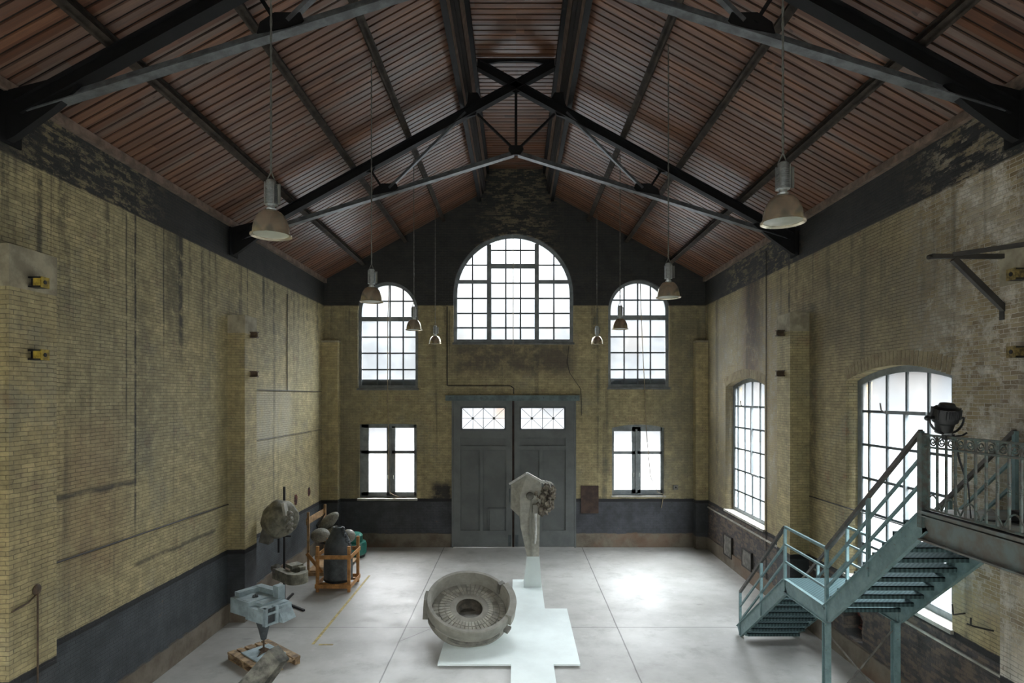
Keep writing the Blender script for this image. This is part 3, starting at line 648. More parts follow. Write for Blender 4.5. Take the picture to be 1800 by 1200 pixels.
# ------------------------------------------------------------------ doors
def door(nm, x0, x1, label, hatch, gl):
    yb = D-.02
    f = lambda u, v, w: (u, yb+w, v)
    g0, g1 = gl; gz0, gz1 = bz(753), bz(717)
    dr = plate([rect(x0, x1, .03, DZ-.04), rect(g0-.05, g1+.05, gz0-.05, gz1+.05)], 0, .09, f).build(nm, 'door')
    structure(dr, label, 'door')
    mb = MB(); w = x1-x0; xm = (g0+g1)/2
    def mould(u0, u1, v0, v1, t=.045):
        for a, b, c, d in ((u0, u1, v0, v0+t), (u0, u1, v1-t, v1), (u0, u0+t, v0, v1), (u1-t, u1, v0, v1)): mb.prism(rect(a, b, c, d), f, -.02, .0)
    # stiles and rails stand proud of the panels
    st = (g0-.03-x0)
    for a, b, c, d in ((x0, g0-.05, .03, DZ-.04), (g1+.05, x1, .03, DZ-.04), (g0-.05, g1+.05, gz1+.05, DZ-.04), (g0-.05, g1+.05, gz0-.30, gz0-.05), (g0-.05, g1+.05, bz(790), bz(783)), (g0-.05, g1+.05, .03, .56), (xm-.05-.06, xm+.05-.06, .56, bz(790))):
        mb.prism(rect(a, b, c, d), f, -.045, .0)
    mb.build('stile_and_rail', 'door', dr)
    mb = MB(); 
    for u0, u1, v0, v1 in ((g0-.03, g1+.03, bz(782), gz0-.32), (g0-.03, xm-.13, .60, bz(791)), (xm+.01, g1+.03, .60, bz(791))):
        mb.prism(rect(u0, u1, v0, v1), f, -.014, .0)
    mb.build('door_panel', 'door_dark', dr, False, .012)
    mb = MB(); bars = []
    t = .055
    for a, b, c, d in ((g0-t, g1+t, gz0-t, gz0), (g0-t, g1+t, gz1, gz1+t), (g0-t, g0, gz0, gz1), (g1, g1+t, gz0, gz1)): mb.prism(rect(a, b, c, d), f, -.04, .05)
    mb.build('light_frame', 'bar', dr)
    mb = MB(); zc = (gz0+gz1)/2; q = (g1-g0)/4
    for k in (1, 3):
        cx = g0+q*k
        for du, dv in ((q, gz1-zc), (q, gz0-zc)):
            mb.bar((cx-du, yb+.03, zc-dv), (cx+du, yb+.03, zc+dv), .014, .014)
        mb.bar((cx, yb+.03, gz0), (cx, yb+.03, gz1), .014, .014)
        mb.lathe([(.045, -.01), (.045, .01)], Matrix.Translation((cx, yb+.03, zc)) @ Matrix.Rotation(PI/2, 4, 'X'), 12)
    mb.bar((g0, yb+.03, zc), (g1, yb+.03, zc), .014, .014); mb.bar(((g0+g1)/2, yb+.03, gz0), ((g0+g1)/2, yb+.03, gz1), .02, .014)
    mb.build('glazing_bars', 'bar', dr)
    mb = MB(); mb.prism(rect(g0-.02, g1+.02, gz0-.02, gz1+.02), f, .045, .053); mb.build('glazing', 'glass_low', dr)
    if hatch:
        mb = MB(); mb.prism(rect(bx(861), bx(887), bz(931), bz(895)), f, -.06, .0); h = mb.build('cat_flap', 'door', dr, False, .015)
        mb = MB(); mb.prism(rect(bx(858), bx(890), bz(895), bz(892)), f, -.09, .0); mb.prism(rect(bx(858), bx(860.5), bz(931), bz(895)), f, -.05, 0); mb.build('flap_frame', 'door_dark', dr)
    sx = x1-.08 if hatch else x0+.08
    mb = MB(); mb.prism(rect(sx-.05, sx+.05, .03, .42), f, -.05, .0); mb.build('bolt_plate', 'bar', dr, False, .01)
    mb = MB(); mb.prism(rect(sx-.018, sx+.018, 1.5, 1.95), f, -.06, -.028); mb.build('door_handle', 'bar', dr, False, .008)
    return dr
door('door_1', DX0+.01, -.125, 'grey panelled door leaf with a small flap near its foot', True, (bx(812.5), bx(887)))
door('door_2', -.055, DX1-.01, 'grey panelled door leaf partly hidden by the tall pale sculpture', False, (bx(916), bx(991.5)))
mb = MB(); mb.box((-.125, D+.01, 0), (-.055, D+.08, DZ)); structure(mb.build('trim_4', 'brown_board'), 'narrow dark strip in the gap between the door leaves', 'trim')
mb = MB(); mb.box((DX0-.05, D-.07, 0), (DX0+.005, D+.02, DZ+.0)); mb.box((DX1-.005, D-.07, 0), (DX1+.05, D+.02, DZ))
structure(mb.build('trim_5', 'door', None, False, .008), 'grey upright jambs at both sides of the big doors', 'trim')
o = thing('door_track', (-.08, D, DZ), 'teal grey steel track over the big grey doors', 'track')
mb = MB(); mb.box((bx(784), D-.16, bz(703)), (bx(1018), D-.01, bz(694.5))); mb.box((bx(784), D-.18, bz(703)-.02), (bx(1018), D-.15, bz(701))); mb.build('track_beam', 'rail', o, False, .008)
for px in (792, 846, 955, 1010):
    mb = MB(); mb.lathe([(.02, 0), (.02, .02)], Matrix.Translation((bx(px), D-.16, bz(699))) @ Matrix.Rotation(PI/2, 4, 'X'), 8); mb.build('bolt', 'bar', o)

# ------------------------------------------------------------------ small fixings on the walls
def conduit(name, pts, label, r=.013, mat='conduit', cat='conduit'):
    mb = MB(); mb.tube(pts, r, 6); return tag(mb.build(name, mat), label, cat)
conduit('conduit', [(bx(786), D-.02, 7.95), (bx(786), D-.02, bz(677)), (bx(789), D-.02, bz(678)), (bx(897), D-.02, bz(678)), (bx(903), D-.02, bz(682)), (bx(903), D-.02, bz(692))], 'thin dark conduit running down and across above the door track', .02)
conduit('conduit', [(bx(1000), D-.02, bz(608)), (bx(997), D-.02, bz(636)), (bx(1001), D-.02, bz(655)), (bx(1021), D-.02, bz(684)), (bx(1022), D-.02, bz(730))], 'crooked thin cable on the gable brick beside the door track', .011)
conduit('conduit', [(XL+.02, 7.8, 2.68), (XL+.02, 13.12, 2.60)], 'long thin level pipe on the windowless wall between its two pilasters', .013)
conduit('conduit', [(XL+.02, 16.5, 7.8), (XL+.02, 16.5, 5.12)], 'thin upright conduit on the windowless wall past the second pilaster', .012)
conduit('conduit', [(XL+.02, 13.8, 5.13), (XL+.02, 19.4, 5.13)], 'thin level pipe on the windowless wall between second pilaster and corner', .012)
conduit('conduit', [(XL+.02, 13.8, 3.9), (XL+.02, 19.4, 3.9)], 'lower thin level cable on the windowless wall near the corner', .008)
conduit('conduit', [(XR-.02, 14.9, 8.6), (XR-.02, 14.9, .0)], 'thin upright pipe between the far tall window and the pilaster', .011)
conduit('conduit', [(XR-.02, 8.45, 2.9), (XR-.02, 12.7, 2.85)], 'thin level pipe beside the tall window behind the stairs', .012)
conduit('conduit', [(-5.94, 7.42, .0), (-5.94, 7.42, 2.52), (-5.94, 7.28, 2.45), (-5.94, 7.04, 2.42)], 'thin rusty conduit running up the broad near pilaster', .011, 'rust')
mb = MB(); mb.ball((-5.95, 7.42, 2.56), (.02, .07, .07), None, 2); tag(mb.build('junction_box', 'rust'), 'round rusty junction box on the broad near pilaster', 'junction box')
def stub(x, y, z, sg, label, yel):
    t = thing('bracket_stub', (x, y, z), label, 'bracket', 'crane rail bracket stubs')
    x2 = x+sg*.16
    mb = MB(); a, b = min(x-sg*.05, x2), max(x-sg*.05, x2)
    for dz in (-.055, .055): mb.box((a, y-.06, z+dz-.01), (b, y+.06, z+dz+.01))
    mb.box((a, y-.012, z-.055), (b, y+.012, z+.055)); mb.build('steel_stub', 'rust' if not yel else 'black', t)
    if yel:
        mb = MB(); xa = x2; mb.box((min(xa, xa+sg*.012), y-.062, z-.066), (max(xa, xa+sg*.012), y+.062, z+.066)); mb.box((min(x+sg*.07, x+sg*.158), y-.066, z-.045), (max(x+sg*.07, x+sg*.158), y-.058, z+.045)); mb.build('yellow_end_plate', 'yellow_steel' if sg > 0 else 'yellow_rust', t)
        mb = MB(); mb.lathe([(.025, 0), (.025, .008)], Matrix.Translation((x2+sg*.012, y-.01, z)) @ Matrix.Rotation(PI/2*sg, 4, 'Y'), 10); mb.build('bolt_hole', 'black', t)
for sg, x, yy, yl, who in ((1, -5.96, 7.35, True, 'broad near pilaster'), (1, -5.96, 13.42, False, 'pilaster beside the stone head'), (-1, 5.85, 13.05, False, 'pilaster between the tall arched windows'), (-1, 5.85, 6.93, True, 'whitewashed pilaster by the walkway')):
    yy = 6.86 if who.startswith('white') else yy
    stub(x, yy, 6.36 if abs(yy) < 8 else 6.35, sg, 'upper short steel stub sticking out of the %s' % who, yl)
    stub(x, yy, 5.47 if abs(yy) < 8 else 5.47, sg, 'lower short steel stub sticking out of the %s' % who, yl)
# jib bracket
o = thing('wall_bracket', (5.85, 7.25, 6.6), 'triangular steel bracket arm projecting from the whitewashed pilaster', 'bracket')
mb = MB(); mb.bar((5.87, 7.17, 6.64), (4.98, 7.17, 6.64), .05, .055); mb.ball((4.96, 7.17, 6.63), .03, None, 2); mb.build('bracket_arm', 'conduit', o)
mb = MB(); mb.bar((5.24, 7.17, 6.66), (5.86, 6.80, 6.70), .05, .05); mb.build('rear_arm', 'conduit', o)
mb = MB(); mb.bar((5.25, 7.17, 6.61), (5.87, 7.17, 6.0), .06, .07); mb.build('diagonal_brace', 'conduit', o)
mb = MB(); mb.box((5.835, 7.15, 5.88), (5.86, 7.215, 6.08)); mb.build('wall_plate', 'conduit', o)
# boards, hatches, socket
mb = MB(); mb.box((bx(1021), D-.03, 1.12), (bx(1052), D+.0, bz(853))); tag(mb.build('wall_board', 'brown_board', None, False, .008), 'square brown board on the gable brick beside the big doors', 'board')
o = thing('wall_socket', (bx(1187), D, bz(856)), 'small grey socket box on the gable beside the low casement by the corner', 'socket')
mb = MB(); mb.box((bx(1183), D-.06, bz(860)), (bx(1191), D, bz(852))); mb.build('box', 'plate', o, False, .01)
mb = MB(); mb.lathe([(.03, 0), (.03, .01)], Matrix.Translation((bx(1187), D-.06, bz(856))) @ Matrix.Rotation(PI/2, 4, 'X'), 10); mb.build('socket_outlet', 'black', o)
for yc, z0, z1, lab in ((17.55, .30, .86, 'taller narrow grey hatch plate in the dado below the far tall window'), (16.1, .36, .80, 'square grey hatch plate in the dado nearer the stairs')):
    o = thing('wall_hatch', (XR, yc, z0), lab, 'hatch', 'dado hatch plates')
    mb = MB(); mb.box((XR-.05, yc-.30, z0), (XR-.0, yc+.30, z1)); mb.build('hatch_plate', 'plate', o, False, .01)
    mb = MB()
    for a, b, c, d in ((-.33, .33, -.03, 0), (-.33, .33, z1-z0, z1-z0+.03), (-.33, -.30, 0, z1-z0), (.30, .33, 0, z1-z0)): mb.box((XR-.06, yc+a, z0+c), (XR, yc+b, z0+d))
    mb.build('hatch_frame', 'conduit', o)
# hooks left in the wall by the stairs
mb = MB()
mb.tube([(XR-.02, 8.3, 1.95), (XR-.18, 8.3, 1.93), (XR-.2, 8.3, 2.08)], .012, 6); tag(mb.build('wall_hook', 'conduit'), 'bent iron hook in the brick below the tall window, nearest its sill', 'hook')
mb = MB(); mb.tube([(XR-.02, 7.8, 1.9), (XR-.16, 7.95, 1.9), (XR-.18, 8.05, 1.9)], .012, 6); mb.tube([(XR-.17, 8.0, 1.9), (XR-.17, 8.0, 2.0)], .012, 6); tag(mb.build('wall_hook', 'conduit'), 'forked iron hook in the brick between the tall window and the pale pilaster', 'hook')
# red scars where fixings were torn out
for yy, zz, a in ((18.3, 2.05, .12), (17.2, 2.0, .13), (16.3, 1.95, .12), (14.05, 1.80, .22)):
    mb = MB(); mb.ball((XL+.0, yy, zz), (.016, a, a*1.25), None, 2, lambda p: p*(1+.35*mnoise.noise(p*2.3+V((yy, 0, 0)))))
    mb.build('brick_scar', 'redbrick', wl)

# ------------------------------------------------------------------ pull cords
def cord(pts, label, r=.012):
    mb = MB(); mb.tube(pts, r, 6); tag(mb.build('pull_cord', 'rope'), label, 'cord', 'window pull cords')
cord([(bx(902), D+.06, bz(418)), (bx(902), D+.03, bz(520)), (bx(902), D-.03, bz(600)), (bx(902), D-.03, bz(622))], 'cord hanging down the middle of the large arched window')
cord([(bx(683), D+.06, bz(500)), (bx(682), D-.02, bz(560)), (bx(682), D-.05, bz(690)), (bx(683), D-.03, bz(750)), (bx(683), D+.06, bz(840)), (bx(686), D-.04, bz(866)), (bx(702), D-.06, bz(873)), (bx(692), D-.05, bz(875))], 'long cord from the small arched window to the pale sill above the far sculptures')
cord([(bx(1126), D+.06, bz(498)), (bx(1127), D-.02, bz(560)), (bx(1133), D-.05, bz(690)), (bx(1136), D-.03, bz(760)), (bx(1144), D+.05, bz(838)), (bx(1156), D-.03, bz(865)), (bx(1166), D-.05, bz(868)), (bx(1162), D-.05, bz(892))], 'long cord from the small arched window to the sill of the arched head casement')

# ------------------------------------------------------------------ pendant lamps
def lamp():
    x, y, z = -2.48, 6.0, 6.58
    t = thing('pendant_lamp', (x, y, z), 'l', 'lamp', 'bell shaped pendant lamps')
    R = .178; T = Matrix.Translation((x, y, z))
    mb = MB(); pr = []
    for i in range(13):
        a = (PI/2)*i/12; pr.append((.045+(R-.045)*math.cos(a)**1.02 if i < 12 else .045, .235*math.sin(a)))
    outer = [(R+.022, -.012), (R+.022, .0), (R, .008)]+[(r, zz+.01) for r, zz in pr]
    inner = [(r-.008, zz+.002) for r, zz in pr][::-1]
    mb.lathe(outer+inner[:-1]+[(R-.008, -.0), (R+.022, -.012)], T, 40, False, False); sh = mb.build('lamp_shade', 'shade', t, True)
    mb = MB(); mb.lathe([(0, .0), (R*.5, -.002), (R-.006, .006), (R-.006, .012), (0, .012)], T, 32, False, False); mb.build('lamp_glass', 'shade_in', t, True)
    mb = MB(); mb.lathe([(.045, .24), (.05, .262), (.036, .268), (.036, .30), (.044, .305)], T, 20); mb.build('neck', 'alu', t, True)
    mb = MB(); pr = []; z0 = .30
    for i in range(11): pr += [(.062, z0), (.062, z0+.011), (.050, z0+.012), (.050, z0+.018)]; z0 += .0185
    mb.lathe(pr+[(.05, z0), (.05, z0+.035), (.03, z0+.05)], T, 20)
    for k in range(4):
        a = PI/4+k*PI/2; mb.bar((x+.062*math.cos(a), y+.062*math.sin(a), z+.30), (x+.062*math.cos(a), y+.062*math.sin(a), z+.52), .014, .014)
    mb.build('ballast_housing', 'alu', t, True)
    mb = MB(); mb.lathe([(.016, .31), (.016, .5)], Matrix.Translation((x+.085, y-.01, z)), 8); mb.box((x+.05, y-.02, z+.49), (x+.1, y+.005, z+.505)); mb.build('starter_tube', 'cable', t)
    zc = roof(2.48)-.26
    mb = MB(); mb.tube([(x-.055, y, z+.50), (x-.045, y, z+.54), (x, y, z+.64)], .006, 5); mb.tube([(x+.055, y, z+.50), (x+.035, y, z+.55), (x, y, z+.64)], .006, 5); mb.build('hanger_loop', 'cable', t)
    mb = MB(); n = 90
    for ph in (0, PI):
        mb.tube([(x+.007*math.cos(ph+k*.9), y+.007*math.sin(ph+k*.9), z+.64+(zc-z-.64)*k/n) for k in range(n+1)], .0065, 5)
    mb.build('suspension_cable', 'cable', t)
    return t
lm = lamp()
order = ('first', 'second', 'third', 'fourth')
k = 0
for sg, ys in ((-1, (6.0, 10.17, 14.39, 18.2)), (1, (5.55, 9.72, 14.23, 18.3))):
    for i, yy in enumerate(ys):
        o = lm if k == 0 else copy_tree(lm); k += 1
        dz = {5.55: -.08, 9.72: -.04}.get(yy, 0)
        o.location = (sg*2.48 + (.02 if sg < 0 else .0), yy, 6.58)
        o['label'] = '%s bell pendant lamp from the viewer in the row %s' % (order[i], 'on the windowless wall side' if sg < 0 else 'on the stairs side')

# ------------------------------------------------------------------ steel staircase and walkway
SX0, SX1 = 4.67, 5.75
Z1, Z2 = 1.80, 3.66
YA, YB, YC, YD = 6.86, 8.98, 10.37, 12.42       # deck edge, landing near, landing far, floor
st = thing('steel_staircase', (5.2, 9.7, 0), 'teal steel staircase of two flights and a landing beside the side wall', 'staircase')
def chan(mb, a, b, sx, h=.24):                  # channel stringer, flanges outwards
    mb.bar(a, b, .012, h); a = V(a); b = V(b)
    mb.bar(a, b, .06, .014, off=(0, h/2)); mb.bar(a, b, .06, .014, off=(0, -h/2))
for x in (SX0, SX1):
    mb = MB(); chan(mb, (x, YA-.02, Z2-.14), (x, YB+.02, Z1-.12), 1); mb.build('stringer', 'teal', st)
    mb = MB(); chan(mb, (x, YC-.02, Z1-.12), (x, YD+.10, -.0+.04), 1); mb.build('stringer', 'teal', st)
    mb = MB(); chan(mb, (x, YB-.02, Z1-.12), (x, YC+.02, Z1-.12), 1); mb.build('landing_beam', 'teal', st)
def treads(y0, z0, y1, z1, n):
    for i in range(1, n):
        t = i/n; yy = y0+(y1-y0)*t; zz = z0+(z1-z0)*t
        mb = MB(); mb.box((SX0+.01, yy-.145, zz-.012), (SX1-.01, yy+.145, zz)); mb.box((SX0+.01, yy+.133, zz-.06), (SX1-.01, yy+.145, zz)); mb.box((SX0+.01, yy-.145, zz-.06), (SX1-.01, yy-.133, zz))
        tr = mb.build('tread', 'tread', st)
        for x, d in ((SX0, 1), (SX1, -1)):
            mb = MB(); mb.prism([(yy-.11, zz-.012), (yy+.11, zz-.012), (yy-.02, zz-.10)], lambda u, v, w, x=x, d=d: (x+d*(.01+w), u, v), 0, .05); mb.build('tread_bracket', 'teal', tr)
treads(YA, Z2, YB, Z1, 10); treads(YC, Z1, YD, 0, 10)
mb = MB(); mb.box((SX0, YB-.06, Z1-.012), (SX1, YC+.06, Z1)); mb.box((SX0, YB-.06, Z1-.06), (SX1, YB-.045, Z1)); mb.box((SX0, YC+.045, Z1-.06), (SX1, YC+.06, Z1))
for yy in (YB+.3, YB+.7, YB+1.1): mb.box((SX0, yy-.03, Z1-.1), (SX1, yy+.03, Z1-.012))
mb.build('landing_plate', 'tread', st)
HR = .90
for x, lab in ((SX0, 1), (SX1, 0)):
    pts_top = [(x, YD+.02, HR+.0), (x, YC, Z1+HR), (x, YB, Z1+HR-.02), (x, YA+.02, Z2+HR)]
    # posts
    for yy, zb, zt in ((YD+.02, 0.0, HR), ((YC+YD)/2-.02, Z1/2-.1, Z1/2+HR), (YC, Z1-.2, Z1+HR), (YB, Z1-.2, Z1+HR-.02), ((YA+YB)/2, (Z1+Z2)/2-.15, (Z1+Z2)/2+HR), (YA+.02, Z2-.2, Z2+HR)):
        mb = MB(); mb.bar((x, yy, zb), (x, yy, zt), .045, .045); mb.build('railing_post', 'teal', st)
    mb = MB(); w = .048
    for a, b in zip(pts_top, pts_top[1:]):
        if a[1] <= YC+.01 and b[1] >= YB-.01: continue
        mb = MB(); mb.bar(a, b, w, w); mb.build('handrail', 'handrail', st)
    mb = MB(); mb.bar(pts_top[1], pts_top[2], .04, .04); mb.build('landing_rail', 'teal', st)
    for dz in (-.30, -.60):
        mb = MB()
        for a, b in zip(pts_top, pts_top[1:]): mb.bar(V(a)+V((0, 0, dz)), V(b)+V((0, 0, dz)), .032, .032)
        mb.build('mid_rail', 'teal', st)
for x in (SX0+.02, SX1-.02):
    mb = MB(); mb.bar((x, YB+.04, 0), (x, YB+.04, Z1-.24), .09, .012, (0, 1, 0), off=(0, .045)); mb.bar((x, YB+.04, 0), (x, YB+.04, Z1-.24), .09, .012, (0, 1, 0), off=(0, -.045)); mb.bar((x, YB+.04, 0), (x, YB+.04, Z1-.24), .03, .09, (0, 1, 0))
    mb.box((x-.09, YB-.05, 0), (x+.09, YB+.13, .012)); mb.build('support_post', 'teal', st)
mb = MB(); mb.tube([(SX0+.03, YB+.06, 1.40), (SX1-.03, YB+.06, .2)], .015, 6); mb.build('cross_brace', 'plate', st)
mb = MB(); mb.tube([(SX1-.03, YB+.09, 1.42), (SX0+.03, YB+.09, .2)], .015, 6); mb.build('cross_brace', 'plate', st)
# walkway
wk = thing('walkway', (5.4, 4.0, Z2), 'raised steel walkway along the side wall at the top of the stairs', 'walkway')
mb = MB(); mb.box((SX0-.02, -2.9, Z2-.02), (XR-.004, YA, Z2)); mb.build('deck_plate', 'teal_dark', wk)
mb = MB(); x = SX0
mb.box((x-.006, -2.9, Z2-.34), (x+.006, YA, Z2-.02)); mb.box((x-.06, -2.9, Z2-.035), (x+.03, YA, Z2-.0)); mb.box((x-.05, -2.9, Z2-.07), (x+.02, YA, Z2-.055)); mb.box((x-.06, -2.9, Z2-.345), (x+.03, YA, Z2-.325)); mb.build('edge_beam', 'teal_dark', wk)
for k, yy in enumerate((YA-.03, 5.2, 3.4, 1.6, -.2, -2.0)):
    mb = MB(); mb.box((SX0, yy-.006, Z2-.26), (XR-.004, yy+.006, Z2-.02)); mb.box((SX0, yy-.04, Z2-.27), (XR-.004, yy+.04, Z2-.255)); mb.build('cross_joist', 'teal', wk)
for yy in (5.2, -2.0):
    mb = MB(); mb.bar((SX0+.02, yy, 0), (SX0+.02, yy, Z2-.34), .1, .1); mb.build('support_post', 'teal', wk)
# ornamental railing
rl = thing('ornamental_railing', (SX0, 5, Z2), 'old iron railing with a scroll frieze on the edge of the walkway', 'railing')
y0r, y1r = 2.6, YA
RT = Z2+.86; RB = RT-.135
mb = MB(); mb.bar((SX0, y0r, RT), (SX0, y1r, RT), .05, .022); mb.build('top_rail', 'iron', rl)
mb = MB(); mb.bar((SX0, y0r, RB), (SX0, y1r, RB), .045, .02); mb.build('frieze_rail', 'iron', rl)
mb = MB(); mb.bar((SX0, y0r, Z2+.03), (SX0, y1r, Z2+.03), .045, .02); mb.build('bottom_rail', 'iron', rl)
pitch = .138; n = int((y1r-y0r-.08)/pitch)
for i in range(n):
    yy = y1r-.10-i*pitch
    mb = MB(); mb.bar((SX0, yy, Z2+.03), (SX0, yy, RT), .02, .02)
    for kk in range(5):
        mb.lathe([(.011, 0), (.017, .012), (.011, .024)], Matrix.Translation((SX0, yy, Z2+.36+kk*.024)), 6)
    mb.build('baluster', 'iron', rl)
    yc = yy-pitch/2; zc = (RT+RB)/2
    mb = MB(); sgn = 1 if i % 2 == 0 else -1
    pts = []
    for kk in range(26):
        a = kk/25*PI*3.4; r = .056*(1-kk/25*.78); pts.append((SX0, yc+sgn*r*math.cos(a+PI/2), zc+r*math.sin(a+PI/2)))
    mb.tube(pts, .0085, 5); mb.build('scroll', 'iron', rl)
    if i % 2 == 0:
        mb = MB(); mb.tube([(SX0, yc-pitch+2*pitch*q/14, Z2+.04+.15*math.sin(PI*q/14)) for q in range(15)], .009, 5); mb.build('arch_ornament', 'iron', rl)
mb = MB(); mb.box((SX0-.045, YA-.05, Z2-.2), (SX0+.045, YA+.03, RT+.02)); mb.build('corner_post', 'iron', rl)
# black theatre spotlight clamped to the railing
sp = thing('stage_spotlight', (SX0, 6.47, RT+.02), 'black theatre spotlight clamped on the scroll railing', 'spotlight')
c = V((SX0-.02, 6.47, RT+.205)); ax = V((.05, .25, -1)).normalized(); rot = ax.to_track_quat('Z', 'Y').to_matrix().to_4x4(); T = Matrix.Translation(c) @ rot
mb = MB(); mb.lathe([(.0, -.165), (.07, -.16), (.085, -.13), (.125, -.11), (.135, -.02), (.12, .04), (.095, .06), (.08, .15)], T, 20); mb.build('lamp_body', 'spot', sp, True)
mb = MB()
for k in range(9): mb.box((-.06+k*.013, -.137, -.10), (-.053+k*.013, -.115, -.02), T)
for k in range(10):
    a = k*2*PI/10; mb.box((.115, -.006, -.11), (.143, .006, .0), T @ Matrix.Rotation(a, 4, 'Z'))
mb.build('cooling_fins', 'spot', sp)
mb = MB(); mb.lathe([(.078, .148), (.083, .15), (.083, .165), (.07, .165)], T, 20); mb.build('lens', 'lens', sp, True)
mb = MB(); pts = []
for k in range(15):
    a = PI+PI*k/14; pts.append((c.x+.185*math.cos(a), c.y-.02, c.z-.0+.185*math.sin(a)*.92))
mb.tube(pts, .012, 6)
mb.tube([(c.x+.19, c.y-.02, c.z), (c.x+.13, c.y-.01, c.z+.01)], .012, 6); mb.tube([(c.x-.20, c.y-.02, c.z), (c.x-.13, c.y-.01, c.z+.01)], .018, 6); mb.build('yoke', 'spot', sp)
mb = MB(); mb.ball((c.x-.21, c.y-.02, c.z), .03, None, 2); mb.build('tilt_knob', 'spot', sp)
mb = MB(); mb.box((SX0-.04, 6.44, RT-.03), (SX0+.03, 6.5, RT+.035)); mb.tube([(SX0, 6.47, RT), (SX0-.02, 6.45, RT+.05)], .014, 6); mb.tube([(SX0+.02, 6.44, RT+.0), (SX0+.13, 6.42, RT+.02), (SX0+.17, 6.41, RT+.05)], .01, 6); mb.build('rail_clamp', 'spot', sp)
mb = MB(); mb.tube([(SX0+.06, 6.46, RT+.03), (SX0+.07, 6.38, RT-.25), (SX0+.10, 6.3, RT-.5), (SX0+.09, 6.25, Z2+.02), (SX0+.3, 6.15, Z2+.015), (SX0+.45, 6.05, Z2+.03)], .012, 6); tag(mb.build('power_cable', 'black'), 'black cable hanging from the spotlight down to the walkway', 'cable')
bxo = thing('equipment_case', (5.28, 6.02, Z2), 'small black case standing on the walkway behind the railing', 'case')
mb = MB(); mb.box((5.12, 5.9, Z2), (5.46, 6.2, Z2+.12)); mb.build('case_body', 'black', bxo, False, .015)
mb = MB(); mb.tube([(5.22, 5.92, Z2+.12), (5.24, 5.92, Z2+.17), (5.34, 5.92, Z2+.17), (5.36, 5.92, Z2+.12)], .012, 6); mb.build('case_handle', 'black', bxo)

# ------------------------------------------------------------------ white platform
pf = thing('display_platform', (-.1, 12.4, 0), 'low white cross shaped platform on the floor in front of the doors', 'platform')
mb = MB(); mb.box((-1.44, 10.95, .025), (1.18, 13.84, .06)); mb.build('platform_board', 'white', pf, False, .004)
mb = MB(); mb.box((-.09, 13.842, .025), (.67, 16.05, .06)); mb.build('platform_board', 'white', pf, False, .004)
mb = MB(); mb.box((-.09, 7.6, .025), (.69, 10.948, .062)); mb.build('platform_board', 'white', pf, False, .004)
mb = MB(); mb.box((-1.38, 11.01, 0), (1.12, 13.8, .026)); mb.box((-.03, 13.8, 0), (.61, 16.0, .026)); mb.box((-.03, 7.7, 0), (.63, 11.0, .026)); mb.build('platform_base', 'black', pf)

# ------------------------------------------------------------------ bowl
ctr = V((-.94, 12.28, .80)); ax = V((.11, -.40, .91)).normalized()
T = Matrix.Translation(ctr) @ ax.to_track_quat('Z', 'Y').to_matrix().to_4x4()
Ti = T.inverted()
bo = thing('bowl_sculpture', (ctr.x, ctr.y, .06), 'large round grey concrete bowl tilted on the white platform', 'sculpture')
def R_(d): return d
prof = [(.272, -.30), (.274, -.235), (.29, -.222), (.38, -.228), (.60, -.262), (.772, -.288), (.785, -.27), (.80, -.02), (.815, .0), (.875, .0), (.89, -.02), (.89, -.20), (.88, -.22), (.845, -.23), (.835, -.27), (.85, -.29), (.845, -.44), (.80, -.51), (.62, -.565), (.40, -.59), (.0, -.60)]
mb = MB(); vs = mb.lathe(prof, T, 72, False, False); 
bowl = mb.build('bowl_body', 'conc', bo, True)
lowest = min(v.co.z for v in bowl.data.vertices)
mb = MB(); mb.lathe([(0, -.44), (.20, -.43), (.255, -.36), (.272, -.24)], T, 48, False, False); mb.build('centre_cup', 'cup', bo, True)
# foot block under the bowl meets the platform
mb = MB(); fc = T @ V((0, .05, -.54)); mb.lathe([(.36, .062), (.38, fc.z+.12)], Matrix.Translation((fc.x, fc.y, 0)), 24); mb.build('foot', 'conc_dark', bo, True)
bo.location.z += 0
mb = MB()                                          # radial blocks on the dish floor
for k in range(44):
    a = 2*PI*k/44
    for r0, r1 in ((.40, .50), (.515, .625), (.64, .75)):
        if random.random() < .12: continue
        h = .010+.012*random.random(); zz = lambda r: -.226-(r-.36)*.150
        w = 2*PI/44*.36
        p = [(r0*math.cos(a-w), r0*math.sin(a-w)), (r1*math.cos(a-w), r1*math.sin(a-w)), (r1*math.cos(a+w), r1*math.sin(a+w)), (r0*math.cos(a+w), r0*math.sin(a+w))]
        z4 = [zz(r0), zz(r1), zz(r1), zz(r0)]
        mb.mesh([(x, y, z-.012) for (x, y), z in zip(p, z4)]+[(x, y, z+h) for (x, y), z in zip(p, z4)], [(0,3,2,1),(4,5,6,7),(0,1,5,4),(1,2,6,5),(2,3,7,6),(3,0,4,7)], T)
mb.build('radial_blocks', 'conc_pale', bo)  # paler concrete carries the light falling on the dish floor
def arcblock(name, a0, a1, r0, r1, z0, z1, mat, n=10, taper=0):
    mb = MB(); rings = []
    for i in range(n+1):
        a = math.radians(a0+(a1-a0)*i/n); k = 1-taper*abs(2*i/n-1)**3
        rr = r0+(r1-r0)*k
        rings.append([mb.bm.verts.new(T @ V((r*math.cos(a), r*math.sin(a), z))) for r, z in ((r0, z0), (rr, z0), (rr, z1), (r0, z1))])
    for A, B in zip(rings, rings[1:]):
        for k in range(4): mb.bm.faces.new((A[k], A[(k+1)%4], B[(k+1)%4], B[k]))
    mb.bm.faces.new(rings[0][::-1]); mb.bm.faces.new(rings[-1]); return mb.build(name, mat, bo, False, .008)
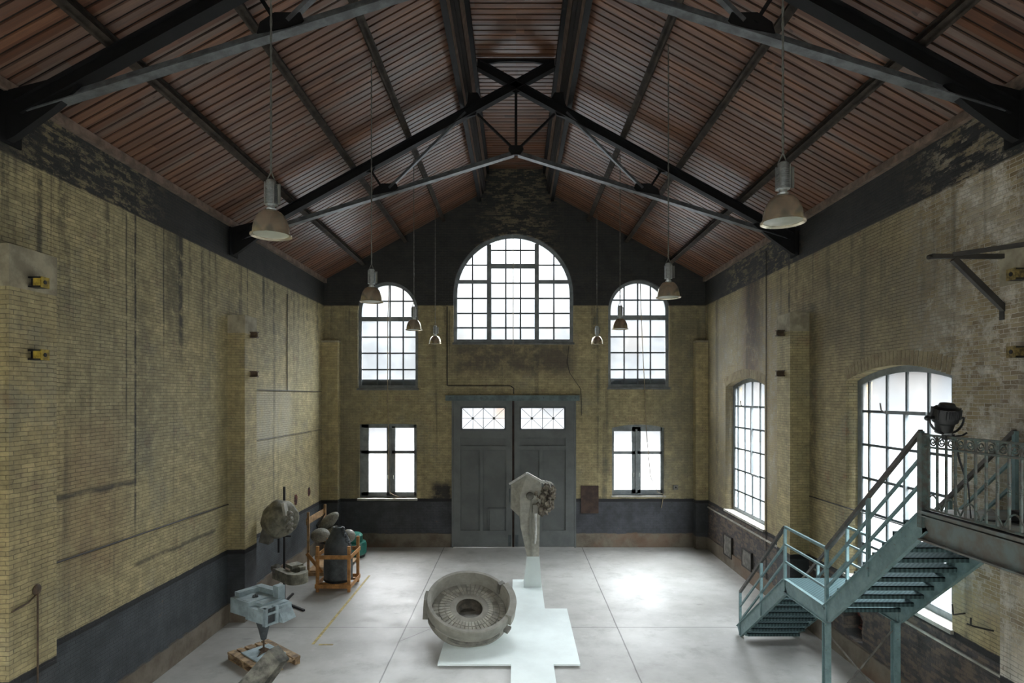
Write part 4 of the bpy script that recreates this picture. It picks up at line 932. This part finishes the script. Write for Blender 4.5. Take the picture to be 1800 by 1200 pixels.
# local +X / +Y of the tilted frame as seen from above
ex = T.to_3x3() @ V((1, 0, 0)); ang0 = math.degrees(math.atan2(ex.y, ex.x))
def la(world_deg): return world_deg-ang0
arcblock('side_lug', la(170), la(187), .80, .945, -.56, -.04, 'conc', 6)
arcblock('raised_rim', la(-25), la(38), .82, .955, -.20, .03, 'conc', 16)
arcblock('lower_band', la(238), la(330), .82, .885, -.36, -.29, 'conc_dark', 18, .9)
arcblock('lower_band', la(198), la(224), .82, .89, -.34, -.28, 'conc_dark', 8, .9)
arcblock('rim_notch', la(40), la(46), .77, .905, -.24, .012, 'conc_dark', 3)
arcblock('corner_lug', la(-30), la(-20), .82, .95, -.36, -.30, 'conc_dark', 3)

# ------------------------------------------------------------------ tall pale sculpture on its tapered plinth
pl = thing('tapered_plinth', (.45, 15.65, .06), 'white tapered plinth carrying the tall pale sculpture', 'plinth')
mb = MB(); A = [(.20, 15.38), (.66, 15.38), (.66, 15.84), (.20, 15.84)]; B = [(.29, 15.47), (.61, 15.47), (.61, 15.77), (.29, 15.77)]
mb.mesh([(x, y, .06) for x, y in A]+[(x, y, .83) for x, y in B], [(0,3,2,1),(4,5,6,7),(0,1,5,4),(1,2,6,5),(2,3,7,6),(3,0,4,7)]); mb.build('plinth_body', 'white', pl, False, .004)
hs = thing('house_sculpture', (.45, 15.62, .83), 'tall pale concrete sculpture with a gabled top and rough brown cluster', 'sculpture')
mb = MB()
yF, yM, yB = 15.36, 15.44, 15.86
front = [(.285, yF, 2.97), (-.13, yM+.1, 2.70), (-.14, yM+.12, 2.06), (.09, yF+.02, 1.88), (.12, yF+.02, 1.60), (.285, yF+.10, .83), (.60, yF+.10, .83), (.61, yF+.02, 1.75), (.66, yF, 2.74), (.10, yF-.03, 2.42)]
bck = [(x, yB-.05 if z < 1 else yB, z) for x, y, z in front[:9]]
mb.mesh(front+bck, [(0, 1, 9), (1, 2, 3, 9), (0, 9, 8), (9, 3, 4, 8), (4, 5, 6, 7), (4, 7, 8), (18-8+0, 11-1, 9+1)] if False else
        [(0, 9, 1), (1, 9, 3, 2), (0, 8, 9), (9, 8, 4, 3), (4, 8, 7), (4, 7, 6, 5), (0, 1, 11, 10), (1, 2, 12, 11), (2, 3, 13, 12), (3, 4, 14, 13), (4, 5, 15, 14), (5, 6, 16, 15), (6, 7, 17, 16), (7, 8, 18, 17), (8, 0, 10, 18), (10, 11, 12, 13, 14, 15, 16, 17, 18)])
mb.build('slab_body', 'conc_pale', hs, False, .01)
mb = MB(); 
for a, b in (((-.155, 15.50, 2.71), (.285, 15.36, 3.0)), ((.285, 15.36, 3.0), (.72, 15.36, 2.755))): mb.bar(a, b, .14, .05)
mb.build('lit_roof_edge', 'white_edge', hs, False, .006)  # light on the top edges painted as a white strip
mb = MB(); random.seed(11)
for k in range(58):
    u = random.random(); a = random.random()*2*PI
    px = .74+.24*math.sqrt(u)*math.cos(a); pz = 2.36+.38*math.sqrt(u)*math.sin(a)
    if pz < 2.1 and px > .9: continue
    r = .045+.07*random.random(); sd = V((k*3.1, 0, 0))
    mb.ball((px, 15.36+random.random()*.24, pz), (r, r*.8, r*(.8+.7*random.random())), None, 2, lambda p: p*(1+.5*mnoise.noise(p*1.7+sd)))
for k in range(16):
    px = .5+.45*random.random(); pz = 2.1+.5*random.random(); dx, dz = random.uniform(-.15, .15), random.uniform(-.2, .2)
    mb.tube([(px, 15.28, pz), (px+dx*.5, 15.22, pz+dz*.5+.03), (px+dx, 15.3, pz+dz)], [.022, .03, .018], 6)
mb.build('rough_cluster', 'conc_cluster', hs, True)
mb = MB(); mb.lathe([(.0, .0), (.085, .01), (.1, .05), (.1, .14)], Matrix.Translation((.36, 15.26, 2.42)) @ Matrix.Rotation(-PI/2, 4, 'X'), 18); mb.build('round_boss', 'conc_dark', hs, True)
mb = MB(); mb.tube([(.50, 15.30, 1.98), (.51, 15.29, 1.6), (.50, 15.32, 1.28), (.48, 15.34, 1.20)], [.032, .028, .026, .03], 8); mb.build('pale_rod', 'white_edge', hs, True)
mb = MB(); mb.box((.43, 15.27, 1.98), (.55, 15.42, 2.2)); mb.prism([(.33, 1.55), (.37, 2.3), (.41, 2.3), (.40, .85)], lambda u, v, w: (u, 15.38-.02+w, v), -.03, .05); mb.build('front_rib', 'conc', hs, False, .01)
mb = MB()
for px, dx, top_, dr_ in ((.62, .16, 2.82, 2.74), (.70, .20, 2.80, 2.62), (.80, .14, 2.78, 2.70), (.86, .12, 2.74, 2.56)):
    mb.tube([(px, 15.38, 2.72), (px+dx*.4, 15.32, top_), (px+dx*.8, 15.36, top_-.03), (px+dx, 15.38, dr_)], [.016, .02, .02, .012], 6)
mb.build('white_tendrils', 'white_edge', hs, True)

# ------------------------------------------------------------------ pallet with blue grey sculpture
pc = V((-4.73, 11.2, 0)); da = V((.64, .77, 0)).normalized(); db = V((.77, -.64, 0)).normalized()
TP = Matrix(((db.x, da.x, 0, pc.x), (db.y, da.y, 0, pc.y), (0, 0, 1, 0), (0, 0, 0, 1)))
pa = thing('wooden_pallet', pc, 'worn wooden pallet on the floor under the blue grey sculpture', 'pallet')
for k, (v0, v1) in enumerate(((-.4, -.26), (-.225, -.13), (-.07, .07), (.13, .225), (.26, .4))):
    mb = MB(); mb.box((-.6, v0, .122), (.6, v1, .144), TP); mb.build('top_board', 'pallet', pa, False, .004)
for u in (-.55, 0, .55):
    mb = MB(); mb.box((u-.05, -.4, .1), (u+.05, .4, .122), TP)
    mb.build('stringer_board', 'pallet', pa)
    for v in (-.34, 0, .34):
        mb = MB(); mb.box((u-.05, v-.05, .022), (u+.05, v+.05, .1), TP); mb.build('spacer_block', 'pallet', pa)
for v in (-.34, 0, .34):
    mb = MB(); mb.box((-.6, v-.05, 0), (.6, v+.05, .022), TP); mb.build('bottom_board', 'pallet', pa)
bs_ = thing('block_sculpture', (pc.x, pc.y, .144), 'blue grey fortress like block sculpture raised on a thin steel stem', 'sculpture')
mb = MB(); mb.box((-.33, -.27, .144), (.31, .27, .166), TP); mb.build('base_plate', 'blue', bs_, False, .003)
mb = MB(); mb.tube([(pc.x, pc.y, .166), (pc.x, pc.y, .45)], .018, 8); mb.build('stem', 'rust', bs_)
for a in (20, 140, 260):
    mb = MB(); d = V((math.cos(math.radians(a)), math.sin(math.radians(a)), 0)); n = V((-d.y, d.x, 0))*.006
    mb.mesh([pc+d*.01-n+V((0,0,.166)), pc+d*.2-n+V((0,0,.166)), pc+d*.01-n+V((0,0,.27)), pc+d*.01+n+V((0,0,.166)), pc+d*.2+n+V((0,0,.166)), pc+d*.01+n+V((0,0,.27))], [(0,1,2),(5,4,3),(0,3,4,1),(1,4,5,2),(2,5,3,0)]); mb.build('stem_fin', 'rust', bs_)
d1 = V((.848, -.53, 0)).normalized(); d2 = V((.53, .848, 0)).normalized(); o0 = V((-5.25, 10.98, 0))
TB = Matrix(((d1.x, d2.x, 0, o0.x), (d1.y, d2.y, 0, o0.y), (0, 0, 1, 0), (0, 0, 0, 1)))       # origin: near side left corner, u along the long side, v into depth
mb = MB(); mb.box((0, 0, 1.0), (.56, .62, 1.27), TB); mb.box((.56, -.015, .97), (.98, .58, 1.20), TB); mb.build('main_block', 'blue', bs_, False, .018)
mb = MB(); mb.box((0, .50, 1.25), (.60, .64, 1.36), TB); mb.box((-.02, .10, 1.25), (.12, .55, 1.35), TB); mb.build('rim_wall', 'blue', bs_, False, .02)
mb = MB(); mb.box((.60, .46, 1.17), (.76, .60, 1.47), TB); mb.build('corner_turret', 'blue', bs_, False, .012)
mb = MB(); mb.box((.14, .04, 1.262), (.56, .34, 1.275), TB); mb.box((.56, .12, 1.19), (.78, .52, 1.255), TB); mb.box((.78, .18, 1.19), (.92, .56, 1.225), TB); mb.box((.84, -.02, 1.17), (1.0, .16, 1.24), TB); mb.build('stepped_terrace', 'blue', bs_, False, .012)
mb = MB()
for k in range(9):
    mb.ball(TB @ V((.27+.14*random.random(), .22+.09*random.random(), 1.285)), .018+.02*random.random(), None, 1)
mb.build('rubble_centre', 'blue_dark', bs_)
mb = MB(); mb.box((.94, .0, .93), (1.03, .05, 1.24), TB); mb.box((.94, .22, .93), (1.03, .27, 1.24), TB); mb.box((.94, .05, 1.12), (1.03, .22, 1.16), TB); mb.box((.95, .0, .93), (1.02, .27, .97), TB); mb.build('gate_frame', 'blue', bs_, False, .01)
mb = MB(); mb.box((.975, .05, .97), (.985, .22, 1.12), TB); mb.box((.975, .05, 1.16), (1.0, .22, 1.22), TB); mb.box((.955, .32, 1.02), (.99, .46, 1.15), TB); mb.build('gate_recess', 'blue_dark', bs_)
mb = MB(); mb.mesh([TB @ V(p) for p in ((.93, .27, 1.16), (1.0, .27, 1.16), (1.12, .30, .93), (.93, .27, .93), (.93, .56, 1.16), (.98, .56, 1.16), (1.10, .58, .95), (.93, .56, .95))], [(0,1,2,3),(7,6,5,4),(0,4,5,1),(1,5,6,2),(2,6,7,3),(3,7,4,0)]); mb.build('splayed_foot', 'blue', bs_, False, .008)
pcl = TB.inverted() @ V((pc.x, pc.y, 0))
mb = MB(); u, v = pcl.x, pcl.y
mb.lathe([(.02, .40), (.05, .42), (.09, .60), (.15, .80), (.21, 1.01)], Matrix.Translation((pc.x, pc.y, 0)), 7); mb.build('tapered_root', 'slate', bs_)
mb = MB(); mb.box((.30, .10, .90), (.78, .46, 1.0), TB); mb.build('underside_step', 'blue', bs_, False, .02)

# slab leaning in front of the pallet
mb = MB(); q = [(-4.75, 8.35, 0), (-4.30, 8.15, 0), (-4.12, 8.55, 0), (-4.57, 8.75, 0)]
tp = [(-3.74, 9.02, 1.14), (-3.52, 8.92, .98), (-3.44, 9.08, .98), (-3.66, 9.20, 1.14)]
mb.mesh(q+tp, [(0,3,2,1),(4,5,6,7),(0,1,5,4),(1,2,6,5),(2,3,7,6),(3,0,4,7)])
sl = tag(mb.build('leaning_post', 'log', None, False, .012), 'grey green post leaning up from the bottom edge, in front of the pallet', 'post')

# ------------------------------------------------------------------ black stand with the head, and the U shaped block
sd = thing('sculpture_stand', (-5.57, 14.36, 0), 'tall black steel stand with splayed feet beside the windowless wall', 'stand')
mb = MB(); mb.bar((-5.57, 14.36, 0), (-5.57, 14.36, 2.80), .045, .045); mb.build('pole', 'black', sd)
for e in ((-4.90, 13.82, .02), (-5.12, 13.52, .02), (-6.1, 14.3, .02), (-5.6, 15.0, .02)):
    mb = MB(); mb.bar((-5.57, 14.36, .02), e, .05, .04); mb.build('foot', 'black', sd)
for zz, ln in ((1.62, .5), (.60, .42)):
    mb = MB(); mb.bar((-5.75, 14.3, zz), (-5.40, 14.34, zz), .04, .04); mb.build('support_arm', 'black', sd)
mb = MB(); mb.bar((-5.66, 14.25, 1.25), (-5.66, 14.25, 1.66), .04, .04); mb.build('drop_bar', 'black', sd)
hd = thing('head_sculpture', (-5.58, 14.25, 1.64), 'round battered grey stone head held high on the black stand', 'sculpture')
def headfn(p):
    q = p.copy()
    for n, d in ((V((.75, -.5, .25)).normalized(), .80), (V((.3, -.8, -.5)).normalized(), .86), (V((-.5, -.8, .3)).normalized(), .9), (V((.5, -.35, -.75)).normalized(), .82)):
        e = q.dot(n)-d
        if e > 0: q = q-n*e
    g = math.exp(-((q.x*.8+q.z*.55+.02)/.10)**2)*(1 if q.y < 0 else 0)
    return q*(1+.07*mnoise.noise(p*2.2)+.03*mnoise.noise(p*6)-.07*g)
mb = MB(); mb.ball((-5.60, 14.18, 2.06), (.43, .37, .45), None, 4, headfn); mb.build('head', 'conc_olive', hd, True)
mb = MB(); mb.box((-.12, -.14, -.20), (.12, .14, .17), Matrix.Translation((-5.86, 14.12, 1.72)) @ Matrix.Rotation(.25, 4, 'Y')); mb.build('jaw_block', 'conc_dark', hd, False, .03)
mb = MB(); mb.box((-.03, -.09, -.15), (.03, .09, .15), Matrix.Translation((-5.36, 13.86, 2.36)) @ Matrix.Rotation(-.18, 4, 'Y')); mb.build('slab_fin', 'conc_pale', hd, False, .01)
mb = MB()
for k in range(12):
    a = k/11; mb.ball((-5.28+.05*math.sin(k*2), 13.90+.03*k/11, 2.28-.45*a), .04+.025*random.random(), None, 2, lambda p: p*(1+.4*mnoise.noise(p*2+V((k, 0, 0)))))
mb.build('broken_edge', 'conc', hd, True)
us = thing('looped_block_sculpture', (-5.4, 14.1, .56), 'olive concrete block with a rounded end and a slot, halfway up the stand', 'sculpture')
ea = V((-.74, .67, 0)).normalized(); eb = V((.67, .74, 0)).normalized(); oo = V((-5.10, 13.90, .09))
def uf(u, v, w): p = oo+ea*u+eb*v; return (p.x, p.y, w+.09)
rO, rI = .25, .07
out = [(-rO*math.sin(a)*1.0, -rO*math.cos(a)) for a in [PI*k/16 for k in range(17)]]
inn = [(-rI*math.sin(a), rI*math.cos(a)) for a in [PI*k/8 for k in range(9)]]
poly = [(.70, -rO)]+out+[(.45, rO), (.45, rI)]+inn+[(.70, -rI)]
mb = MB(); mb.prism(poly, uf, .56, .80); mb.build('looped_body', 'conc_olive', us, False, .012)
mb = MB(); mb.prism([(.0, rI+.01), (.45, rI+.01), (.45, rO-.03), (.0, rO-.03)], uf, .79, .88); mb.prism([(.12, -.06), (.42, -.06), (.42, rO-.02), (.12, rO-.02)], uf, .84, .92); mb.build('raised_ridge', 'conc_olive', us, False, .012)
mb = MB(); mb.ball(uf(.70, -.17, .80), (.11, .09, .09), None, 2, lambda p: p*(1+.4*mnoise.noise(p*2))); mb.box((-.04, -.12, -.06), (.04, .12, .05), Matrix.Translation(uf(.66, -.17, .76))); mb.build('knuckle', 'conc_dark', us, True)

# ------------------------------------------------------------------ orange crate with the dark bottle form
cx0, cx1, cy0, cy1 = -5.05, -4.25, 15.2, 16.06
cr = thing('open_crate', (-4.63, 15.6, 0), 'open orange pine crate frame around the dark bottle form', 'crate')
for x in (cx0, cx1):
    for yy in (cy0, cy1):
        mb = MB(); mb.box((x-.035, yy-.035, 0), (x+.035, yy+.035, 1.16 if not (x > -4.5 and yy > 16) else 1.22)); mb.build('corner_post', 'pine', cr, False, .006)
for z in (.10, .84):
    for yy in (cy0-.047, cy1+.047):
        mb = MB(); mb.box((cx0-.04, yy-.012, z), (cx1+.04, yy+.012, z+.10)); mb.build('rail', 'pine', cr, False, .004)
    for x in (cx0-.047, cx1+.047):
        mb = MB(); mb.box((x-.012, cy0-.04, z), (x+.012, cy1+.04, z+.10)); mb.build('rail', 'pine', cr, False, .004)
for yy in (cy0+.2, cy1-.2):
    mb = MB(); mb.box((cx0, yy-.05, .12), (cx1, yy+.05, .17)); mb.build('bearer', 'pine', cr)
bt = thing('bottle_form_sculpture', (-4.65, 15.63, .17), 'dark slate grey bottle shaped sculpture standing inside the orange crate', 'sculpture')
mb = MB(); pr = [(0, .17), (.33, .17), (.362, .22), (.368, .45), (.362, .78), (.335, 1.02), (.28, 1.22), (.19, 1.40), (.13, 1.50), (.115, 1.56), (.085, 1.565), (.07, 1.50), (0, 1.48)]
prr = []
for (r0, z0), (r1, z1) in zip(pr, pr[1:]):
    for k in range(4): prr.append((r0+(r1-r0)*k/4, z0+(z1-z0)*k/4))
prr.append(pr[-1])
vs = mb.lathe(prr, Matrix.Translation((-4.65, 15.63, 0)), 40, False, False)
for v in vs:
    d = v.co-V((-4.65, 15.63, v.co.z)); k = mnoise.noise(v.co*3.0)*.05*min(1, max(0, (v.co.z-.8)/.4))
    if d.length > .02: v.co += d.normalized()*k
mb.build('bottle_body', 'slate', bt, 'all')
mb = MB(); random.seed(5)
for k in range(16):
    a = -.35+.35*random.random(); z = 1.0+.52*k/15; rr = .36-(z-.95)*.38
    mb.ball((-4.65+rr*math.cos(a), 15.63+rr*math.sin(a)-.03, z), (.045, .05, .06), None, 2, lambda p: p*(1+.5*mnoise.noise(p*1.8+V((k, 0, 0)))))
mb.build('crumpled_ridge', 'slate', bt, True)
mb = MB(); mb.lathe([(.36, .20), (.372, .215), (.372, .235), (.36, .25)], Matrix.Translation((-4.65, 15.63, 0)), 40, False, False); mb.build('base_band', 'black', bt, True)

# ------------------------------------------------------------------ back crate, pebble sculpture, green drum
bc = thing('tall_crate', (-5.3, 17.3, 0), 'tall pale pine crate frame against the windowless wall, behind the pebble sculpture', 'crate')
for yy, zt in ((16.6, 1.76), (18.05, 1.72)):
    mb = MB(); mb.box((-5.80, yy-.03, 0), (-5.74, yy+.03, zt)); mb.build('upright', 'pine_pale', bc, False, .005)
mb = MB(); mb.box((-5.83, 16.58, 1.40), (-5.80, 18.08, 1.58)); mb.build('top_board', 'pine_pale', bc, False, .004)
mb = MB(); mb.bar((-5.77, 17.95, 1.42), (-5.72, 17.3, .9), .05, .09); mb.build('brace', 'pine_pale', bc)
mb = MB(); mb.bar((-5.80, 16.56, .62), (-5.35, 16.5, .12), .03, .09); mb.build('brace', 'pine', bc)
for yy in (16.6, 18.05):
    mb = MB(); mb.box((-5.80, yy-.04, 0), (-4.75, yy+.04, .09)); mb.build('base_rail', 'pine_pale', bc, False, .004)
mb = MB(); mb.box((-5.86, 16.6, .0), (-5.80, 18.05, .1)); mb.build('base_rail', 'pine_pale', bc, False, .004)
mb = MB(); mb.box((-5.78, 16.64, .09), (-4.78, 18.0, .12)); mb.build('base_board', 'pine_pale', bc)
pb_ = thing('pebble_sculpture', (-5.2, 17.2, .12), 'stone sculpture of joined pebble shapes, behind the dark bottle form', 'sculpture')
mb = MB(); mb.ball((-5.52, 16.85, 1.06), (.265, .24, .20), Matrix.Rotation(-.15, 4, 'Y'), 3); mb.build('pebble', 'stone', pb_, True)
mb = MB(); mb.ball((-5.42, 17.25, 1.36), (.38, .2, .17), Matrix.Rotation(-.72, 4, 'Y'), 3); mb.build('pebble', 'stone', pb_, True)
mb = MB(); mb.ball((-4.80, 17.1, .98), (.20, .2, .19), None, 3); mb.build('pebble', 'stone', pb_, True)
mb = MB(); mb.ball((-5.2, 17.2, .95), (.32, .25, .3), None, 3); mb.lathe([(.22, .12), (.2, .5), (.14, .9)], Matrix.Translation((-5.2, 17.2, 0)), 16); mb.tube([(-5.2, 17.2, .95), (-4.85, 17.1, .95)], .08, 8); mb.build('core', 'stone', pb_, True)
mb = MB(); mb.tube([(-5.62, 17.0, .95), (-5.66, 17.0, 1.3), (-5.5, 17.2, 1.6)], [.03, .035, .02], 8); mb.tube([(-5.6, 16.86, .88), (-5.3, 16.86, .80), (-5.15, 16.9, .9)], .035, 8); mb.build('dark_bracket', 'black', pb_)
mb = MB(); mb.tube([(-4.98, 16.3, .78), (-4.96, 16.4, .92), (-5.02, 16.5, 1.0)], .035, 6)
gd = thing('green_drum', (-5.15, 18.6, 0), 'glossy green stepped drum standing behind the orange crate near the corner', 'drum')
Tg = Matrix.Translation((-5.07, 18.6, 0))
mb.bm.free()
mb = MB(); mb.lathe([(.38, .08), (.41, .12), (.41, .40), (.38, .46)], Tg, 28); mb.build('drum_body', 'green', gd, True)
mb = MB(); mb.lathe([(.27, .45), (.29, .48), (.29, .66), (.24, .72), (0, .73)], Tg, 28, True, False); mb.build('drum_top', 'green', gd, True)
mb = MB(); mb.lathe([(.36, 0), (.36, .10)], Tg, 28); mb.build('drum_foot', 'black', gd)

# yellow floor line
mb = MB(); mb.box((-4.10, 11.97, .0), (-4.04, 16.6, .003)); tag(mb.build('floor_marking', 'yellow'), 'long yellow painted line on the floor beside the crate', 'floor marking')
mb = MB(); mb.box((-3.95, 11.93, .0), (-3.66, 11.99, .003)); tag(mb.build('floor_marking', 'yellow'), 'short yellow dash at the near end of the long floor line', 'floor marking')

# ------------------------------------------------------------------ light
SKY = 34.0
w = bpy.data.worlds.new('overcast sky'); bpy.context.scene.world = w; w.use_nodes = True
nt = w.node_tree; bg = nt.nodes['Background']
tc = nt.nodes.new('ShaderNodeTexCoord'); nz = nt.nodes.new('ShaderNodeTexNoise'); nz.inputs['Scale'].default_value = 2.0; nz.inputs['Detail'].default_value = 3
mx = nt.nodes.new('ShaderNodeMix'); mx.data_type = 'RGBA'
nt.links.new(tc.outputs['Generated'], nz.inputs['Vector']); nt.links.new(nz.outputs['Fac'], mx.inputs[0])
mx.inputs[6].default_value = (0.93, 0.975, 1.0, 1); mx.inputs[7].default_value = (1.0, 0.99, 0.97, 1)
# overcast sky: bright overhead, dim towards the horizon
sx = nt.nodes.new('ShaderNodeSeparateXYZ'); nt.links.new(tc.outputs['Generated'], sx.inputs[0])
cr_ = nt.nodes.new('ShaderNodeFloatCurve'); cv = cr_.mapping.curves[0]
for (px, py) in ((0.0, 0.0185), (0.12, 0.0205), (0.22, 0.08), (0.34, 0.36), (0.5, 0.72), (0.75, 0.95), (1.0, 1.0)):
    if px in (0.0, 1.0): cv.points[0 if px == 0 else -1].location = (px, py)
    else: cv.points.new(px, py)
cr_.mapping.update()
ms = nt.nodes.new('ShaderNodeMath'); ms.operation = 'MULTIPLY'; ms.inputs[1].default_value = SKY
nt.links.new(sx.outputs[2], cr_.inputs['Value']); nt.links.new(cr_.outputs[0], ms.inputs[0]); nt.links.new(ms.outputs[0], bg.inputs['Strength'])
nt.links.new(mx.outputs[2], bg.inputs['Color'])
def portal(fn, uc, hw, z0, zt):
    l = bpy.data.lights.new('window daylight portal', 'AREA'); l.shape = 'RECTANGLE'; l.size = 2*hw; l.size_y = zt-z0; l.cycles.is_portal = True
    o = bpy.data.objects.new('daylight_portal', l); C.objects.link(o)
    p = V(fn(uc, (z0+zt)/2, .47)); o.location = p
    inward = V(fn(uc, 1, 0))-V(fn(uc, 1, 1))
    o.rotation_euler = inward.to_track_quat('-Z', 'Z').to_euler(); o['kind'] = 'helper'
for k, wv in WIN.items():
    fn, uc, hw, z0, zs, rise = wv; portal(fn, uc, hw, z0, zs+(hw if rise is None else rise))
for g0, g1 in ((bx(812), bx(887)), (bx(916), bx(992))): portal(back_fn, (g0+g1)/2, (g1-g0)/2+.05, 3.85, 4.65)

# ------------------------------------------------------------------ camera
cam = bpy.data.cameras.new('camera'); co = bpy.data.objects.new('camera', cam); C.objects.link(co)
co.location = (0, 0, H); co.rotation_euler = (PI/2, 0, 0)
cam.sensor_width = 36; cam.lens = 1050/1800*36; cam.shift_x = -7/1800; cam.shift_y = 98/1800; cam.clip_end = 300; cam.clip_start = .05
sc = bpy.context.scene; sc.camera = co
sc.view_settings.view_transform = 'Standard'; sc.view_settings.look = 'None'; sc.view_settings.gamma = 1; sc.view_settings.exposure = 0.52
sc.cycles.max_bounces = 10; sc.cycles.diffuse_bounces = 6; sc.cycles.transparent_max_bounces = 12
sc.cycles.sample_clamp_indirect = 8
sc.cycles.use_denoising = True
